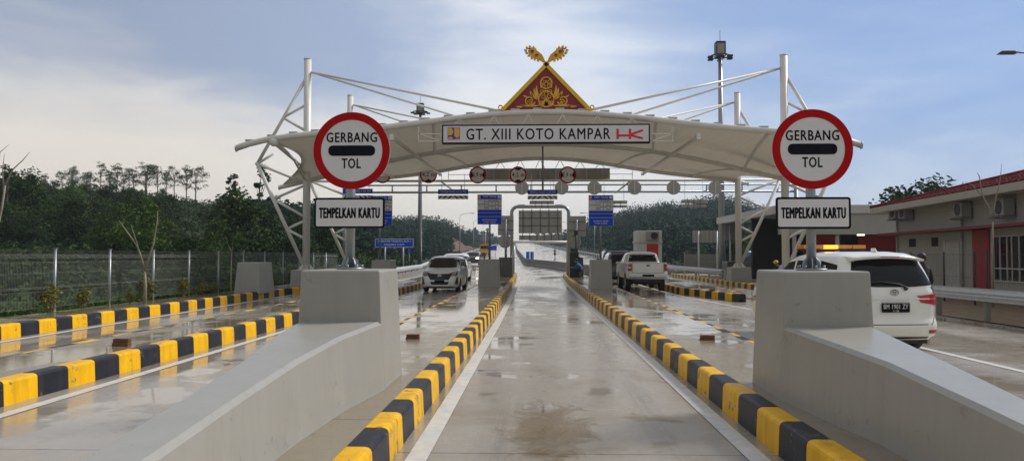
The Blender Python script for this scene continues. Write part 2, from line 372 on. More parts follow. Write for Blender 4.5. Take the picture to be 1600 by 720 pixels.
t.L(b.outputs[0], mx.inputs[1]); t.L(tr_.outputs[0], mx.inputs[2]); t.L(mx.outputs[0], t.n['Material Output'].inputs[0])
# red roof tiles
m, t, b = newmat('roof_tiles'); pos = t.N('ShaderNodeNewGeometry').outputs['Position']
t.L(t.ramp(t.noise(pos, 3, 5, .6), [(.3, (.11, .008, .010)), (.7, (.22, .018, .018))]), b.inputs['Base Color']); b.inputs['Roughness'].default_value = .7; b.inputs['Specular IOR Level'].default_value = .15
# ================================================================ the lie of the land
def axx(y): d = max(0., y-60); return .4-.03*d*smooth(60, 90, y) if d < 30 else .4-.03*d
def zr(y):
    if y < 60: return 0.
    return .021*(y-60)**2/100 if y < 110 else .021*(y-85)
RIDGES = [ # image x, image y of the skyline of bare ground, distance, foot distance
    ([-900, 0, 130, 330, 440, 520, 600, 655, 700], [272, 302, 306, 326, 345, 352, 372, 392, 420], 132, 34),
    ([300, 520, 600, 640, 690, 722, 745, 770, 800], [372, 366, 364, 362, 360, 366, 378, 390, 420], 260, 140),
    ([850, 880, 900, 960, 1000, 1030, 1060, 1100, 1125, 1150, 1200, 1260, 1400, 1700], [420, 372, 362, 354, 346, 338, 342, 334, 328, 335, 350, 362, 375, 372], 300, 120),
    ([-600, 700, 790, 830, 900, 2200], [384, 386, 391, 391, 386, 380], 900, 400)]
def H(x, y):
    base = zr(y)-.05-.004*max(0, y-60)
    if x < -11.6: base += .22*smooth(-11.6, -12.2, x)
    if x > 10.6 and y < 60: base += .04
    if y < 5: return base
    u = 840+1200*x/y; h = base
    for k, (us, vs, D, F) in enumerate(RIDGES):
        v = interp(u, us, vs); top = CAMZ+(399-v)/1200*D
        p = smooth(F, D, y)*.6+.4*min(1, max(0, (y-F)/(D-F)))
        if y > D: p = 1-.15*min(1, (y-D)/D)
        e = top*p
        side = smooth(13, 30, abs(x-axx(y)))
        if k == 0: side = smooth(-15, -34, x)
        if k == 3: side = smooth(14, 40, abs(x-axx(y)))
        h = max(h, base+(e-base)*side) if e > base else h
    if y > 60: h += .25*math.sin(x*.21+y*.07)*smooth(14, 40, abs(x-axx(y)))
    return h
def terrain():
    az = np.concatenate([np.linspace(-180, -50, 20)[:-1], np.linspace(-50, 50, 260), np.linspace(50, 180, 20)[1:-1]])
    rr = np.concatenate([[.5], np.geomspace(2, 2600, 150)]); v = []; f = []
    for r in rr:
        for a in az:
            x = r*math.sin(R(a)); y = r*math.cos(R(a)); v.append((x, y, H(x, y)))
    n = len(az)
    for i in range(len(rr)-1):
        for j in range(n): f.append((i*n+j, i*n+(j+1) % n, (i+1)*n+(j+1) % n, (i+1)*n+j))
    mb = MB(); mb.add(v, f, 0, True); return structure(mb.build('ground', 'hill_ground'))
terrain()
def strip(name, ys, fl, fr, z, m, nx=1):
    mb = MB(); v = []; f = []
    for y in ys:
        a, b = fl(y), fr(y)
        for k in range(nx+1): v.append((a+(b-a)*k/nx, y, zr(y)+z))
    for i in range(len(ys)-1):
        for k in range(nx): f.append((i*(nx+1)+k, i*(nx+1)+k+1, (i+1)*(nx+1)+k+1, (i+1)*(nx+1)+k))
    mb.add(v, f, 0); return structure(mb.build(name, m))
farY = list(np.linspace(60, 110, 11))+list(np.geomspace(115, 1500, 30))
strip('road', [-30, 0, 30, 60], lambda y: -10.6, lambda y: 10.9 if y < 60 else 13, 0, 'wet_concrete')
strip('highway', farY, lambda y: axx(y)-12.5 if y > 60 else -10.6, lambda y: axx(y)+13, 0, 'wet_concrete')
strip('roadside_dirt', [-30, 10, 33.9], lambda y: 10.9 if y < 11 else 10.9, lambda y: 17.5, .02, 'dirt')
strip('forecourt', [34.1, 60], lambda y: 12.6, lambda y: 34, .03, 'wet_concrete')
# ---------------------------------------------------------------- islands and kerbs
def resample(path, L=.6, start=0.):
    P = [Vector((a, b, 0)) for a, b in path]; out = [P[0]]; acc = 0; need = L
    for a, b in zip(P, P[1:]):
        d = (b-a).length; t = 0
        while acc+(d-t) >= need-1e-9:
            t += need-acc; out.append(a+(b-a)*(t/d)); acc = 0
        acc += d-t
    return out
PROF = [(0, -.02), (.012, .238), (.022, .260), (.040, .272), (.064, .277), (.195, .277), (.214, .266), (.22, .2)]
def kerb(name, path, side, label, first=1, L=.6, top=.28):
    """blocks painted black and yellow by turns; side +1: the block lies left of the walking direction"""
    pts = resample(path, L); mb = MB(); K = len(pts)
    nrm = []
    for k in range(K):
        d = (pts[min(k+1, K-1)]-pts[max(k-1, 0)]).normalized(); nrm.append(Vector((-d.y, d.x, 0))*side)
    for k in range(K-1):
        a, b = pts[k], pts[k+1]; d = (b-a).normalized()*.004; rings = []
        jit = random.uniform(-.004, .004)
        for p, n in ((a+d, nrm[k]), (b-d, nrm[k+1])):
            rings.append([tuple(p+n*o+Vector((0, 0, z*top/.28+(jit if i > 1 else 0)))) for i, (o, z) in enumerate(PROF)])
        n = len(PROF); o = len(mb.v); mb.v += rings[0]+rings[1]; m = (k+first) % 2
        for j in range(n-1):
            q = (o+j, o+j+1, o+n+j+1, o+n+j); mb.face(q if side < 0 else q[::-1], m, False)
        mb.face([o+j for j in range(n)], m); mb.face([o+n+j for j in range(n)][::-1], m)
    o = structure(mb.build(name, ['yellow_paint', 'black_paint'])); o['label'] = label; return o
def island(name, left, right, label, klabel, start_side, L=.6, first=1):
    """left/right: foot lines [(x, y)...] near to far; kerb all round, worn concrete inside"""
    from_l = start_side == 'left'
    a, b = (left, right) if from_l else (right, left)
    loop = list(a)+list(b)[::-1]+[a[0]]
    kerb('kerb', loop, -1 if from_l else 1, klabel, first, L)
    mb = MB(); v = []; n = max(len(left), len(right)); ys = sorted(set([p[1] for p in left]+[p[1] for p in right]))
    il, ir = (.135, .19) if not from_l else (.19, .135)       # the slab runs over most of the kerb on the side away from the camera
    for y in ys:
        xl = interp(y, [p[1] for p in left], [p[0] for p in left])+il; xr = interp(y, [p[1] for p in right], [p[0] for p in right])-ir
        if xr < xl: xl = xr = (xl+xr)/2
        yy = min(max(y, ys[0]+.19), ys[-1]-.19); v += [(xl, yy, .266 if from_l else   .2795), (xr, yy,   .2795 if from_l else .266)]
    for i in range(len(ys)-1): mb.face((2*i, 2*i+1, 2*i+3, 2*i+2))
    mb.v = v; o = structure(mb.build(name, 'island_concrete')); o['label'] = label
IA_R = [(-1.155, .62), (-1.15, 19), (-1.22, 32), (-1.3, 40), (-1.5, 56), (-1.62, 61), (-1.9, 63)]
IA_L = [(-2.85, .62), (-2.85, 30), (-2.75, 50), (-2.6, 61), (-2.2, 63)]
IC_L = [(1.978, .77), (1.90, 15), (1.82, 26), (1.77, 45), (1.85, 56), (2.0, 61), (2.3, 63)]
IC_R = [(3.45, .77), (3.45, 20), (3.35, 45), (3.3, 60), (2.8, 63)]
IB_R = [(-5.74, .71), (-5.72, 20), (-5.76, 33), (-5.8, 60)]
IB_L = [(-7.2, .71), (-7.2, 20), (-7.55, 33), (-7.5, 60)]
ID_L = [(7.0, 27.0), (6.45, 30), (6.0, 33), (5.95, 60)]
ID_R = [(7.25, 27.0), (7.55, 30), (7.75, 33), (7.7, 60)]
island('traffic_island', IA_L, IA_R, 'wet concrete island left of the middle lane', 'black and yellow kerb along the left side of the middle lane', 'right')
island('traffic_island', IC_L, IC_R, 'wet concrete island right of the middle lane', 'black and yellow kerb along the right side of the middle lane', 'left', .62)
island('traffic_island', IB_L, IB_R, 'wet concrete island between the two left lanes', 'black and yellow kerb of the second island from the left', 'right', .57)
island('traffic_island', ID_L, ID_R, 'pointed island end right of the pickup lane', 'black and yellow kerb round the pointed island right of the pickup', 'left', .6)
kerb('kerb', [(-10.35, 3.15), (-10.35, 31), (-9.9, 32.6), (-9.3, 34), (-9.3, 44)], 1, 'black and yellow kerb below the mesh fence', 0, .57)
kerb('kerb', [(10.3, 35.2), (10.3, 60)], -1, 'black and yellow kerb in front of the right rear canopy column', 0, .6, .25)
strip('pavement', [0, 31, 32.6, 34, 44], lambda y: -11.75, lambda y: interp(y, [31, 32.6, 34], [-10.54, -10.1, -9.5]), .262, 'island_concrete')
strip('verge', [35.25, 60], lambda y: 10.5, lambda y: 12.8, .235, 'dirt')
def line(path, wd, name='road_marking', dash=None, z=.006):
    mb = MB(); P = [Vector((a, b, 0)) for a, b in path]
    segs = []
    if dash:
        on, off = dash; pts = resample(path, on+off)
        segs = [(p, p+(q-p).normalized()*on) for p, q in zip(pts, pts[1:])]
    else:
        segs = list(zip(P, P[1:]))
    dirs = [(b-a).normalized() for a, b in segs]
    for i, (a, b) in enumerate(segs):
        def nn(j, k):
            if dash or j < 0 or k >= len(segs): d = dirs[i]
            else: d = (dirs[j]+dirs[k]).normalized()
            return Vector((-d.y, d.x, 0))*(wd/2)
        na, nb = nn(i-1, i), nn(i, i+1)
        mb.add([(a-na).to_tuple()[:2]+(zr(a.y)+z,), (b-nb).to_tuple()[:2]+(zr(b.y)+z,), (b+nb).to_tuple()[:2]+(zr(b.y)+z,), (a+na).to_tuple()[:2]+(zr(a.y)+z,)], [(0, 1, 2, 3)])
    return structure(mb.build(name, 'road_white'))
line([(-.965, -3), (-.965, 19), (-1.03, 32), (-1.1, 40), (-1.35, 58)], .17)
line([(1.79, -3), (1.72, 15), (1.64, 26), (1.59, 45), (1.75, 58)], .17)
line([(-5.42, 0), (-5.42, 33), (-5.5, 60)], .15)
line([(-10.02, 3), (-10.05, 31), (-9.1, 34), (-9.0, 60)], .15)
line([(6.9, 2), (6.72, 15), (6.4, 22.9), (5.75, 30), (5.6, 34), (5.6, 60)], .14)
line([(axx(y)-2.4, y) for y in farY[2:]], .2)
for o_ in (-5.6, -9.0): line([(axx(y)+o_, y) for y in np.linspace(66, 420, 60)], .15, dash=(5, 7))
line([(axx(y)-11.6, y) for y in farY[2:]], .2); line([(axx(y)+11.2, y) for y in farY], .2); line([(axx(y)+1.2, y) for y in farY[8:]], .2)
line([(axx(y)+6.2, y) for y in np.linspace(66, 420, 60)], .15, dash=(5, 7))
# ================================================================ concrete barriers
def barrier(label, cx, y0, y1, hw, z1, nose=None, z0=.262, m='barrier_grey', bat=.05, group=None):
    t = thing('concrete_barrier', label, 'barrier', (cx, (y0+y1)/2, z0), group)
    mb = MB(); b = hw+bat; mb.frustum((cx-b, cx+b, y0-bat*.6, y1+bat), z0-.06, (cx-hw, cx+hw, y0, y1), z1)
    mb.build('block', m, t, bevel=.022, seg=2)
    if nose:
        mb = MB(); v = []
        for (yy, c, h, zt) in nose: v += [(c-h-.035, yy, z0), (c+h+.035, yy, z0), (c+h, yy, zt-.03), (c+h-.035, yy, zt), (c-h+.035, yy, zt), (c-h, yy, zt-.03)]
        f = []
        for k in range(len(nose)-1):
            for j in range(6): mb.face((6*k+j, 6*k+(j+1) % 6, 6*(k+1)+(j+1) % 6, 6*(k+1)+j), 1 if j == 3 else 0)
        mb.face((5, 4, 3, 2, 1, 0)); e = 6*(len(nose)-1); mb.face(tuple(e+j for j in range(6)))
        mb.v = v; mb.build('sloping_nose', [m, m], t)
    return t
barrier('grey concrete barrier with long sloping nose carrying the left TOL disc', PY(531.5, 424, 7.75).x, 7.75, 8.75, .405, 1.47,
        [(7.78, PY(531.5, 424, 7.75).x, .43, .955), (6.7, -2.03, .315, .91), (5.65, -1.98, .215, .85), (4.6, -1.955, .18, .775), (3.4, -1.945, .17, .68), (2.0, -1.94, .165, .58), (.7, -1.94, .16, .48)])
barrier('grey concrete barrier with long sloping nose in front of the amber lit car', PY(1293.5, 425, 7.35).x, 7.35, 8.3, .40, 1.47,
        [(7.38, PY(1293.5, 425, 7.35).x, .425, .955), (6.4, 2.72, .32, .905), (5.6, 2.72, .235, .855), (4.4, 2.65, .18, .775), (3.2, 2.63, .165, .68), (2.0, 2.62, .16, .58), (.8, 2.62, .16, .48)])
barrier('grey concrete barrier under the tariff sign, left of the middle lane', -2.10, 32.8, 34.2, .40, 1.46)
barrier('grey concrete barrier under the tariff sign beside the pickup', 2.62, 31.6, 33, .40, 1.45)
barrier('low grey barrier top seen behind the sloping left barrier', -6.75, 33, 34.2, .42, 1.42)
barrier('grey concrete barrier on the pavement beside the mesh fence', -10.95+.2, 28.2, 29.6, .40, 1.36, bat=.1)
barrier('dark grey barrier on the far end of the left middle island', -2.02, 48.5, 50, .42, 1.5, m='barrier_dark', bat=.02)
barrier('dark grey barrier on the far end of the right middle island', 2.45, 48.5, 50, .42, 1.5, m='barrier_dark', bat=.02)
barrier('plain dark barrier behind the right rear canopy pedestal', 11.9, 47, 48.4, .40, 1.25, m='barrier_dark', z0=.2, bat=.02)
# bricks lying on the islands
def brick(px, py, wpx, label, hz=.1, n=1, Z=.262):
    p = PZ(px, py, Z); wd = wpx/1200*p.y
    t = thing('brick', label, 'brick', (p.x, p.y, Z)); mb = MB()
    mb.box(p.x-wd/2, p.x+wd/2, p.y-.055, p.y+.055, Z, Z+hz*.52)
    mb.box(p.x-wd*.46, p.x+wd*.5, p.y-.045, p.y+.06, Z+hz*.54, Z+hz)
    o = mb.build('block', 'brick', t, bevel=.008); return t
brick(190, 541, 26, 'pair of brown bricks on the island below the mesh fence', .12)
brick(645, 530, 21, 'brown brick left of the kerb of the middle lane', .085)
brick(1105, 532, 22, 'dark brick left of the barrier with the right TOL disc', .09)
brick(1113, 455, 9, 'small brick on the pointed island end', .1)
# ================================================================ big TOL signs
def bolt_flange(px, cx, cy, z, r, t):
    mb = MB(); mb.disc((cx, cy, z+.02), .15, .02, 28, axis='z'); 
    for k in range(8):
        a = 2*PI*k/8; mb.disc((cx+.128*math.cos(a), cy+.128*math.sin(a), z+.05), .013, .03, 6, axis='z')
    mb.build('base_plate', 'galvanised', t)
    for k in range(6):
        a = 2*PI*k/6+.3; mb = MB(); c, s_ = math.cos(a), math.sin(a)
        def q(rr, zz, off): rr = min(rr, .095); return (cx+rr*c-off*s_, cy+rr*s_+off*c, zz)
        o = [q(r, z+.02, -.006), q(.15, z+.02, -.006), q(.15, z+.06, -.006), q(r+.03, z+.10, -.006), q(r, z+.13, -.006)]
        o2 = [q(r, z+.02, .006), q(.15, z+.02, .006), q(.15, z+.06, .006), q(r+.03, z+.10, .006), q(r, z+.13, .006)]
        mb.add(o+o2, [(4, 3, 2, 1, 0), (5, 6, 7, 8, 9)]+[(i, (i+1) % 5, 5+(i+1) % 5, 5+i) for i in range(5)]); mb.build('stiffener', 'galvanised', t)
def tol_sign(cx, cy, z0, label, ppx, dpx, dr, plate):
    t = thing('toll_gate_sign', label, 'road sign', (cx, cy, z0))
    y = cy-.075; q_ = PY(dpx[0], dpx[1], y-.012); zc, xc = q_.z, q_.x; rad = dr/1200*FW.dot(q_-CAM)
    mb = MB(); mb.tube([(cx, cy, z0+.02), (cx, cy, zc+rad*.6)], .048, 20); mb.build('pole', 'galvanised', t)
    bolt_flange(0, cx, cy, z0, .048, t)
    mb = MB(); mb.disc((xc, y, zc), rad*.999, .012, 72); d = mb.build('disc', 'sign_white', t)
    mb = MB(); mb.disc((xc, y-.0125, zc), rad, .003, 72, r0=rad*.8); mb.build('red_rim', 'sign_red', d)
    mb = MB(); mb.prism([(xc+a, zc+b) for a, b in rrect(-rad*.61, rad*.61, -rad*.135, rad*.135, rad*.12)], y-.016, y-.0125); mb.build('black_bar', 'sign_black', d)
    mb = MB(); put_text(mb, 'GERBANG', xc-rad*.0, zc+rad*.345, rad*1.31, rad*.25, y-.0135, bold=.014); mb.build('lettering', 'sign_black', d)
    mb = MB(); put_text(mb, 'TOL', xc-rad*.01, zc-rad*.33, rad*.49, rad*.25, y-.0135, bold=.014); mb.build('lettering', 'sign_black', d)
    mb = MB()
    for dz in (-rad*.55, rad*.55): mb.box(xc-rad*.7, xc+rad*.7, y+.001, y+.026, zc+dz-.02, zc+dz+.02); mb.box(cx-.06, cx+.06, y+.02, cy+.06, zc+dz-.018, zc+dz+.018)
    mb.build('bracket', 'galvanised', d)
    a = PY(plate[0], plate[2], y-.01); b = PY(plate[1], plate[3], y-.01)
    x0, x1, zt, zb = a.x, b.x, a.z, b.z
    mb = MB(); mb.prism(rrect(x0, x1, zb, zt, .03), y-.010, y); p = mb.build('plate', 'sign_black', t)
    mb = MB(); e = .022; mb.prism(rrect(x0+e, x1-e, zb+e, zt-e, .014), y-.012, y-.0105); mb.build('plate_face', 'sign_white', p)
    mb = MB(); put_text(mb, 'TEMPELKAN KARTU', (x0+x1)/2, (zt+zb)/2, (x1-x0)*.85, (zt-zb)*.33, y-.0135, bold=.022); mb.build('lettering', 'sign_black', p)
    mb = MB(); zc2 = (zt+zb)/2
    for dz in (-.09, .09): mb.box(x0+.08, x1-.08, y+.001, y+.026, zc2+dz-.015, zc2+dz+.015); mb.box(cx-.06, cx+.06, y+.02, cy+.06, zc2+dz-.015, zc2+dz+.015)
    mb.build('bracket', 'galvanised', p)
pL = PY(547.5, 416, 8.3); pR = PY(1268, 420, 7.85)
tol_sign(pL.x, 8.3, 1.47, 'round red and white TOL sign on the left barrier, with TEMPELKAN KARTU plate', 0, (549.5, 235.5), 60.3, (491, 601, 309, 356.5))
tol_sign(pR.x, 7.85, 1.47, 'round red and white TOL sign on the right barrier in front of the car roof', 0, (1269.5, 233), 62.5, (1212, 1330, 308, 357.5))
# ================================================================ the canopy over the lanes
CX = .26; YF, YM, YR = 28.0, 35.2, 42.3; YM1, YM2 = 34.1, 42.0
def archfit(pts, Y, deg=3):
    P = [PY(a, b, Y) for a, b in pts]; t = np.array([abs(p.x-CX) for p in P]); z = np.array([p.z for p in P])
    c = np.polyfit(t**2, z, deg); return lambda x: float(np.polyval(c, (x-CX)**2))
zF = archfit([(368, 232), (420, 218), (482, 210), (560, 203), (620, 197.5), (700, 186), (760, 179), (800, 177), (853, 176)], YF, 4)
zM = archfit([(425, 295), (475, 284), (609, 252), (690, 237), (760, 229), (850, 226)], YM, 3)
zR = archfit([(1168, 287), (1137, 281), (1069, 274), (1008, 266), (947, 257), (891, 250), (850, 247.5)], YR, 3)
WF, WM, WR = 11.42, 12.25, 11.25
can = thing('toll_canopy', 'white tensile canopy on four masts spanning the toll lanes', 'canopy', (CX, YM, 0))
def arch(name, W, zf, Y, r, n=48):
    mb = MB(); mb.tube([(CX-W+2*W*k/n, Y, zf(CX-W+2*W*k/n)) for k in range(n+1)], r, 14)
    for s_ in (-1, 1): x = CX+s_*W; mb.disc((x+.01*s_, Y, zf(x)), r*1.25, .03*s_, 16, axis='x')
    return mb.build(name, 'white_steel', can)
aF = arch('front_arch', WF, zF, YF, .115); aM = arch('middle_arch', WM, zM, YM, .10); aR = arch('rear_arch', WR, zR, YR, .10)
for nm, W, zf, Y in (('f', WF, zF, YF), ('r', WR, zR, YR)):
    k = -W+.5
    while k < W-.4:
        x = CX+k; mb = MB(); mb.box(x-.16, x+.16, Y-.05, Y+.09, zf(x)+.10, zf(x)+.155); k += .82; mb.build('clamp', 'galv_pale', aF if nm == 'f' else aR)
def membrane():
    mb = MB(); NX, NV = 72, 16; v = []
    for half in range(2):
        Ya, Yb, za, zb, Wa, Wb = (YF, YM, zF, zM, WF-.75, WM-.15) if half == 0 else (YM, YR, zM, zR, WM-.15, WR-.5)
        for i in range(NV+1):
            s_ = i/NV; wd = Wa+(Wb-Wa)*s_-1.25*math.sin(PI*s_)
            for j in range(NX+1):
                x = CX-wd+2*wd*j/NX; e = abs(x-CX)/wd
                za_, zb_ = za(CX+(x-CX)*min(1, Wa/wd)), zb(CX+(x-CX)*min(1, Wb/wd))
                z = za_+(zb_-za_)*s_ + .12*math.sin(PI*s_)*(1-e*e) + .10
                v.append((x, Ya+(Yb-Ya)*s_, z))
    n = NX+1
    for half in range(2):
        o = half*(NV+1)*n
        for i in range(NV):
            for j in range(NX): mb.face((o+i*n+j, o+i*n+j+1, o+(i+1)*n+j+1, o+(i+1)*n+j), 0, True)
    mb.v = v; ob = mb.build('membrane', 'membrane', can)
    md = ob.modifiers.new('s', 'SOLIDIFY'); md.thickness = .012; return ob
membrane()
for sx in (-1, 1):
    for dx in (4.1, 8.2):           # rafters under the membrane
        x = CX+sx*dx; mb = MB(); pts = []
        for k in range(9):
            s_ = k/8; y = YF+(YM-YF)*s_; xx = x+sx*s_*.9; pts.append((xx, y, zF(x)+(zM(xx)-zF(x))*s_+.12*math.sin(PI*s_)-.02))
        mb.tube(pts, .06, 8)
        pts = []
        for k in range(9):
            s_ = k/8; y = YM+(YR-YM)*s_; xx = x+sx*(1-s_)*.9; pts.append((xx, y, zM(xx)+(zR(x)-zM(xx))*s_+.12*math.sin(PI*s_)-.02))
        mb.tube(pts, .06, 8); mb.build('rafter', 'white_steel', can)
    a = PY(612, 214, YF) if sx < 0 else PY(1092, 213, YF); b = PY(688, 273, YR) if sx < 0 else PY(1004, 272, YR)
    mb = MB(); mb.tube([a, b], .075, 10); mb.cbox((a.x, a.y+.1, a.z), (.16, .2, .22)); mb.cbox((b.x, b.y, b.z), (.14, .2, .14)); mb.build('hanging_beam', 'white_steel', can)
    a = PY(428, 222, YF); b = PY(478, 264, YM1); x1 = a.x if sx < 0 else 2*CX-a.x; x2 = b.x if sx < 0 else 2*CX-b.x
    mb = MB(); mb.tube([(x1, YF, a.z), (x2, YM1, b.z)], .085, 10); mb.sphere((x1, YF, a.z), .17)
    m_ = Vector((x1*.45+x2*.55, YF*.45+YM1*.55, a.z*.45+b.z*.55)); mb.tube([m_, (x2, YM1, b.z-.55)], .05, 8); mb.build('hanging_beam', 'white_steel', can)
PED_F = .262; ZP = .98
def mast(sx, Y):
    p = PY(481, 93, YM1); dx = CX-p.x; x = CX+sx*dx; zt = p.z
    m_ = MB(); m_.tube([(x, Y, ZP+.02), (x, Y, zt)], .165, 20); m_.disc((x, Y, zt+.02), .18, .02, 20, axis='z'); M = m_.build('mast', 'white_steel', can)
    mb = MB(); mb.cbox((x, Y, ZP+.015), (.62, .62, .03))
    for k in range(6):
        a = 2*PI*k/6; mb.bar((x+.14*math.cos(a), Y+.14*math.sin(a), ZP+.2), (x+.27*math.cos(a), Y+.27*math.sin(a), ZP+.03), .02, .14)
    mb.build('base_plate', 'white_steel', M)
    mb = MB(); mb.frustum((x-.56, x+.56, Y-.56, Y+.56), .0, (x-.52, x+.52, Y-.52, Y+.52), ZP); mb.build('pedestal', 'barrier_grey', can, bevel=.02)
    def Q(px, py): q = PY(px, py, YM1); return Vector((CX+sx*(CX-q.x), Y, q.z))
    A, C, F = Q(478, 123), Q(402, 256), Q(473, 412); B = Q(442.5, 184); D = Q(427, 311); E = Q(448.5, 358)
    mb = MB(); mb.tube([A, C], .075, 12); mb.tube([C, F], .085, 12); mb.sphere(C, .1); mb.build('outrigger', 'white_steel', can)
    for a, b in ((B, Q(480, 163)), (B, Q(480, 206)), (C, Q(480, 287)), (C, Q(428, 240)), (D, Q(480, 288)), (D, Q(480, 341)), (E, Q(480, 343)), (E, Q(480, 375))): mb = MB(); mb.tube([a, b], .06, 10); mb.build('brace', 'white_steel', can)
    return Vector((x, Y, zt))
tops = {}
for sx in (-1, 1):
    for Y in (YM1, YM2): tops[(sx, Y)] = mast(sx, Y)
for sx in (-1, 1):
    T = tops[(sx, YM1)]; a = Vector((T.x-sx*.16, YM1, PY(485, 113, YM1).z)); xe = CX+sx*1.6
    b = Vector((xe, YF, zF(xe)+.1)); c = Vector((CX+sx*.1, YM, zM(CX)+.1))
    for q in (b, c): mb = MB(); mb.tube([a, q], .05, 8); mb.build('stay_cable', 'white_steel', can)
    T = tops[(sx, YM2)]; a = Vector((T.x-sx*.16, YM2, PY(552, 164, YM2).z))
    for q in (Vector((CX+sx*.2, YM, zM(CX)+.1)), Vector((CX+sx*1.8, YR, zR(CX+1.8)+.1))): mb = MB(); mb.tube([a, q], .045, 8); mb.build('stay_cable', 'white_steel', can)
zt_ = PY(850, 282, YR).z; q = PY(402, 256, YM1); kx = CX-q.x
mb = MB(); mb.tube([(CX-kx, YR+.1, zt_), (CX+kx, YR+.1, zt_)], .065, 10); mb.build('tie_beam', 'white_steel', can)
mb = MB(); mb.tube([(PY(848, 226, YM).x, YM, zM(CX)), (PY(848, 226, YM).x, YM, PY(848, 300, YM).z)], .045, 10); mb.build('drop_pipe', 'galvanised', can)
# small brackets that fix the name boards
def hangers(x0, x1, zt, zf, Y, n):
    for k in range(n):
        mb = MB(); x = x0+(x1-x0)*(k+.5)/n; z2 = zf(x)-.08
        mb.bar((x-.22, Y+.03, zt), (x, Y+.03, z2), .03, .03); mb.bar((x+.22, Y+.03, zt), (x, Y+.03, z2), .03, .03); mb.build('hanger', 'white_steel', can)
# name board
def PXb(px, py): return PY(px, py, YF-.25)
a = PXb(690.5, 195); b = PXb(1016, 223.5); X0, X1, ZB1, ZB0 = a.x, b.x, a.z, b.z; yb = YF-.25
hangers(X0, X1, ZB1, zF, YF-.1, 6)
nb = thing('name_board', 'long white name board hanging under the front arch of the canopy', 'sign', ((X0+X1)/2, YF, ZB0))
mb = MB(); mb.box(X0, X1, yb, yb+.22, ZB0, ZB1); mb.build('box', 'sign_black', nb, bevel=.02)
mb = MB(); mb.box(X0+.055, X1-.055, yb-.012, yb-.002, ZB0+.055, ZB1-.055); face = mb.build('board_face', 'sign_white', nb)
L_ = lambda px, py: (PXb(px, py).x, PXb(px, py).z)
mb = MB(); p, q = L_(729, 201.5), L_(953.5, 217.5); put_text(mb, 'GT. XIII KOTO KAMPAR', (p[0]+q[0])/2, (p[1]+q[1])/2, q[0]-p[0], p[1]-q[1], yb-.016, bold=.008); mb.build('lettering', 'sign_black', face)
mb = MB(); p, q = L_(699.5, 199.5), L_(718.5, 218.5); S = (q[0]-p[0]); ox, oz = p[0], q[1]
mb.box(ox, ox+S, yb-.017, yb-.013, oz, oz+S, 0)
def arcshape(cx, cz, r, a0, a1, extra): return [(ox+S*(cx+r*math.cos(R(a))), oz+S*(cz+r*math.sin(R(a)))) for a in np.linspace(a0, a1, 14)]+[(ox+S*x, oz+S*z) for x, z in extra]
mb.prism(arcshape(.16, .66, .3, 90, -90, [(.04, .36), (.04, .96)]), yb-.021, yb-.018, 1)
mb.prism(arcshape(.76, .38, .2, 0, -180, [(.56, .96), (.96, .96)]), yb-.021, yb-.018, 1)
mb.prism(arcshape(.22, .04, .2, 180, 0, []), yb-.021, yb-.018, 1)
mb.prism([(ox+S*x, oz+S*z) for x, z in ((.52, .04), (.96, .04), (.96, .14), (.7, .1))], yb-.021, yb-.018, 1)
mb.build('ministry_logo', ['logo_blue', 'logo_orange'], face)
mb = MB()
_k = [0]
def stroke(x0, z0, x1, z1, wd):
    _k[0] += 1; e_ = _k[0]*.0006
    p, q = L_(x0, z0), L_(x1, z1); d = Vector((q[0]-p[0], q[1]-p[1])).normalized(); n = Vector((-d.y, d.x))*wd/2
    mb.prism([(p[0]+n.x, p[1]+n.y), (p[0]-n.x, p[1]-n.y), (q[0]-n.x, q[1]-n.y), (q[0]+n.x, q[1]+n.y)], yb-.020-e_, yb-.014)
stroke(965, 201.5, 965, 217.5, .085); stroke(984.3, 201.5, 984.3, 217.5, .085); stroke(966, 212, 985, 212, .075)
stroke(985, 210.5, 1004.5, 203.5, .075); stroke(985, 211.5, 1004.5, 216.5, .075); mb.build('company_logo', 'logo_red', face)
for px0, px1 in ((653.5, 690), (1017, 1052)):
    mb = MB(); p, q = L_(px0, 197), L_(px1, 220)
    for a, b in (((p[0], p[1]), (p[0], q[1])), ((q[0], p[1]), (q[0], q[1])), ((p[0], q[1]), (q[0], q[1])), ((p[0], (p[1]+q[1])/2), (q[0], (p[1]+q[1])/2)), ((p[0], (p[1]+q[1])/2), (q[0], q[1]))) if px0 < 700 else (((q[0], p[1]), (q[0], q[1])), ((p[0], q[1]), (q[0], q[1])), ((p[0], (p[1]+q[1])/2), (q[0], (p[1]+q[1])/2)), ((p[0], q[1]), (q[0], (p[1]+q[1])/2))):
        mb.bar((a[0], yb+.1, a[1]), (b[0], yb+.1, b[1]), .03, .03)
    mb.build('side_frame', 'white_steel', nb)
# the rear board, seen from behind
a = PY(742, 263.5, YR+.2); b = PY(953, 281, YR+.2)
rb = thing('name_board', 'brown grey back of the name board under the rear arch', 'sign', ((a.x+b.x)/2, YR+.2, b.z))
mb = MB(); xl = PY(735, 270, YR).x; mb.box(xl, b.x, YR+.2, YR+.42, b.z, a.z); o = mb.build('box', 'sign_grey_back', rb)
mb = MB()
for k in range(9): x = xl+(b.x-xl)*(k+.5)/9; mb.box(x-.03, x+.03, YR+.15, YR+.198, b.z, a.z)
mb.build('stiffener', 'galv_pale', rb)
for x0, x1 in ((b.x, b.x+1.25), (xl-1.25, xl)):
    mb = MB()
    for z in (b.z, (a.z+b.z)/2, a.z): mb.bar((x0, YR+.3, z), (x1, YR+.3, z), .03, .03)
    mb.bar((x1 if x0 > 0 else x0, YR+.3, b.z), (x1 if x0 > 0 else x0, YR+.3, a.z), .03, .03); mb.build('side_frame', 'white_steel', rb)
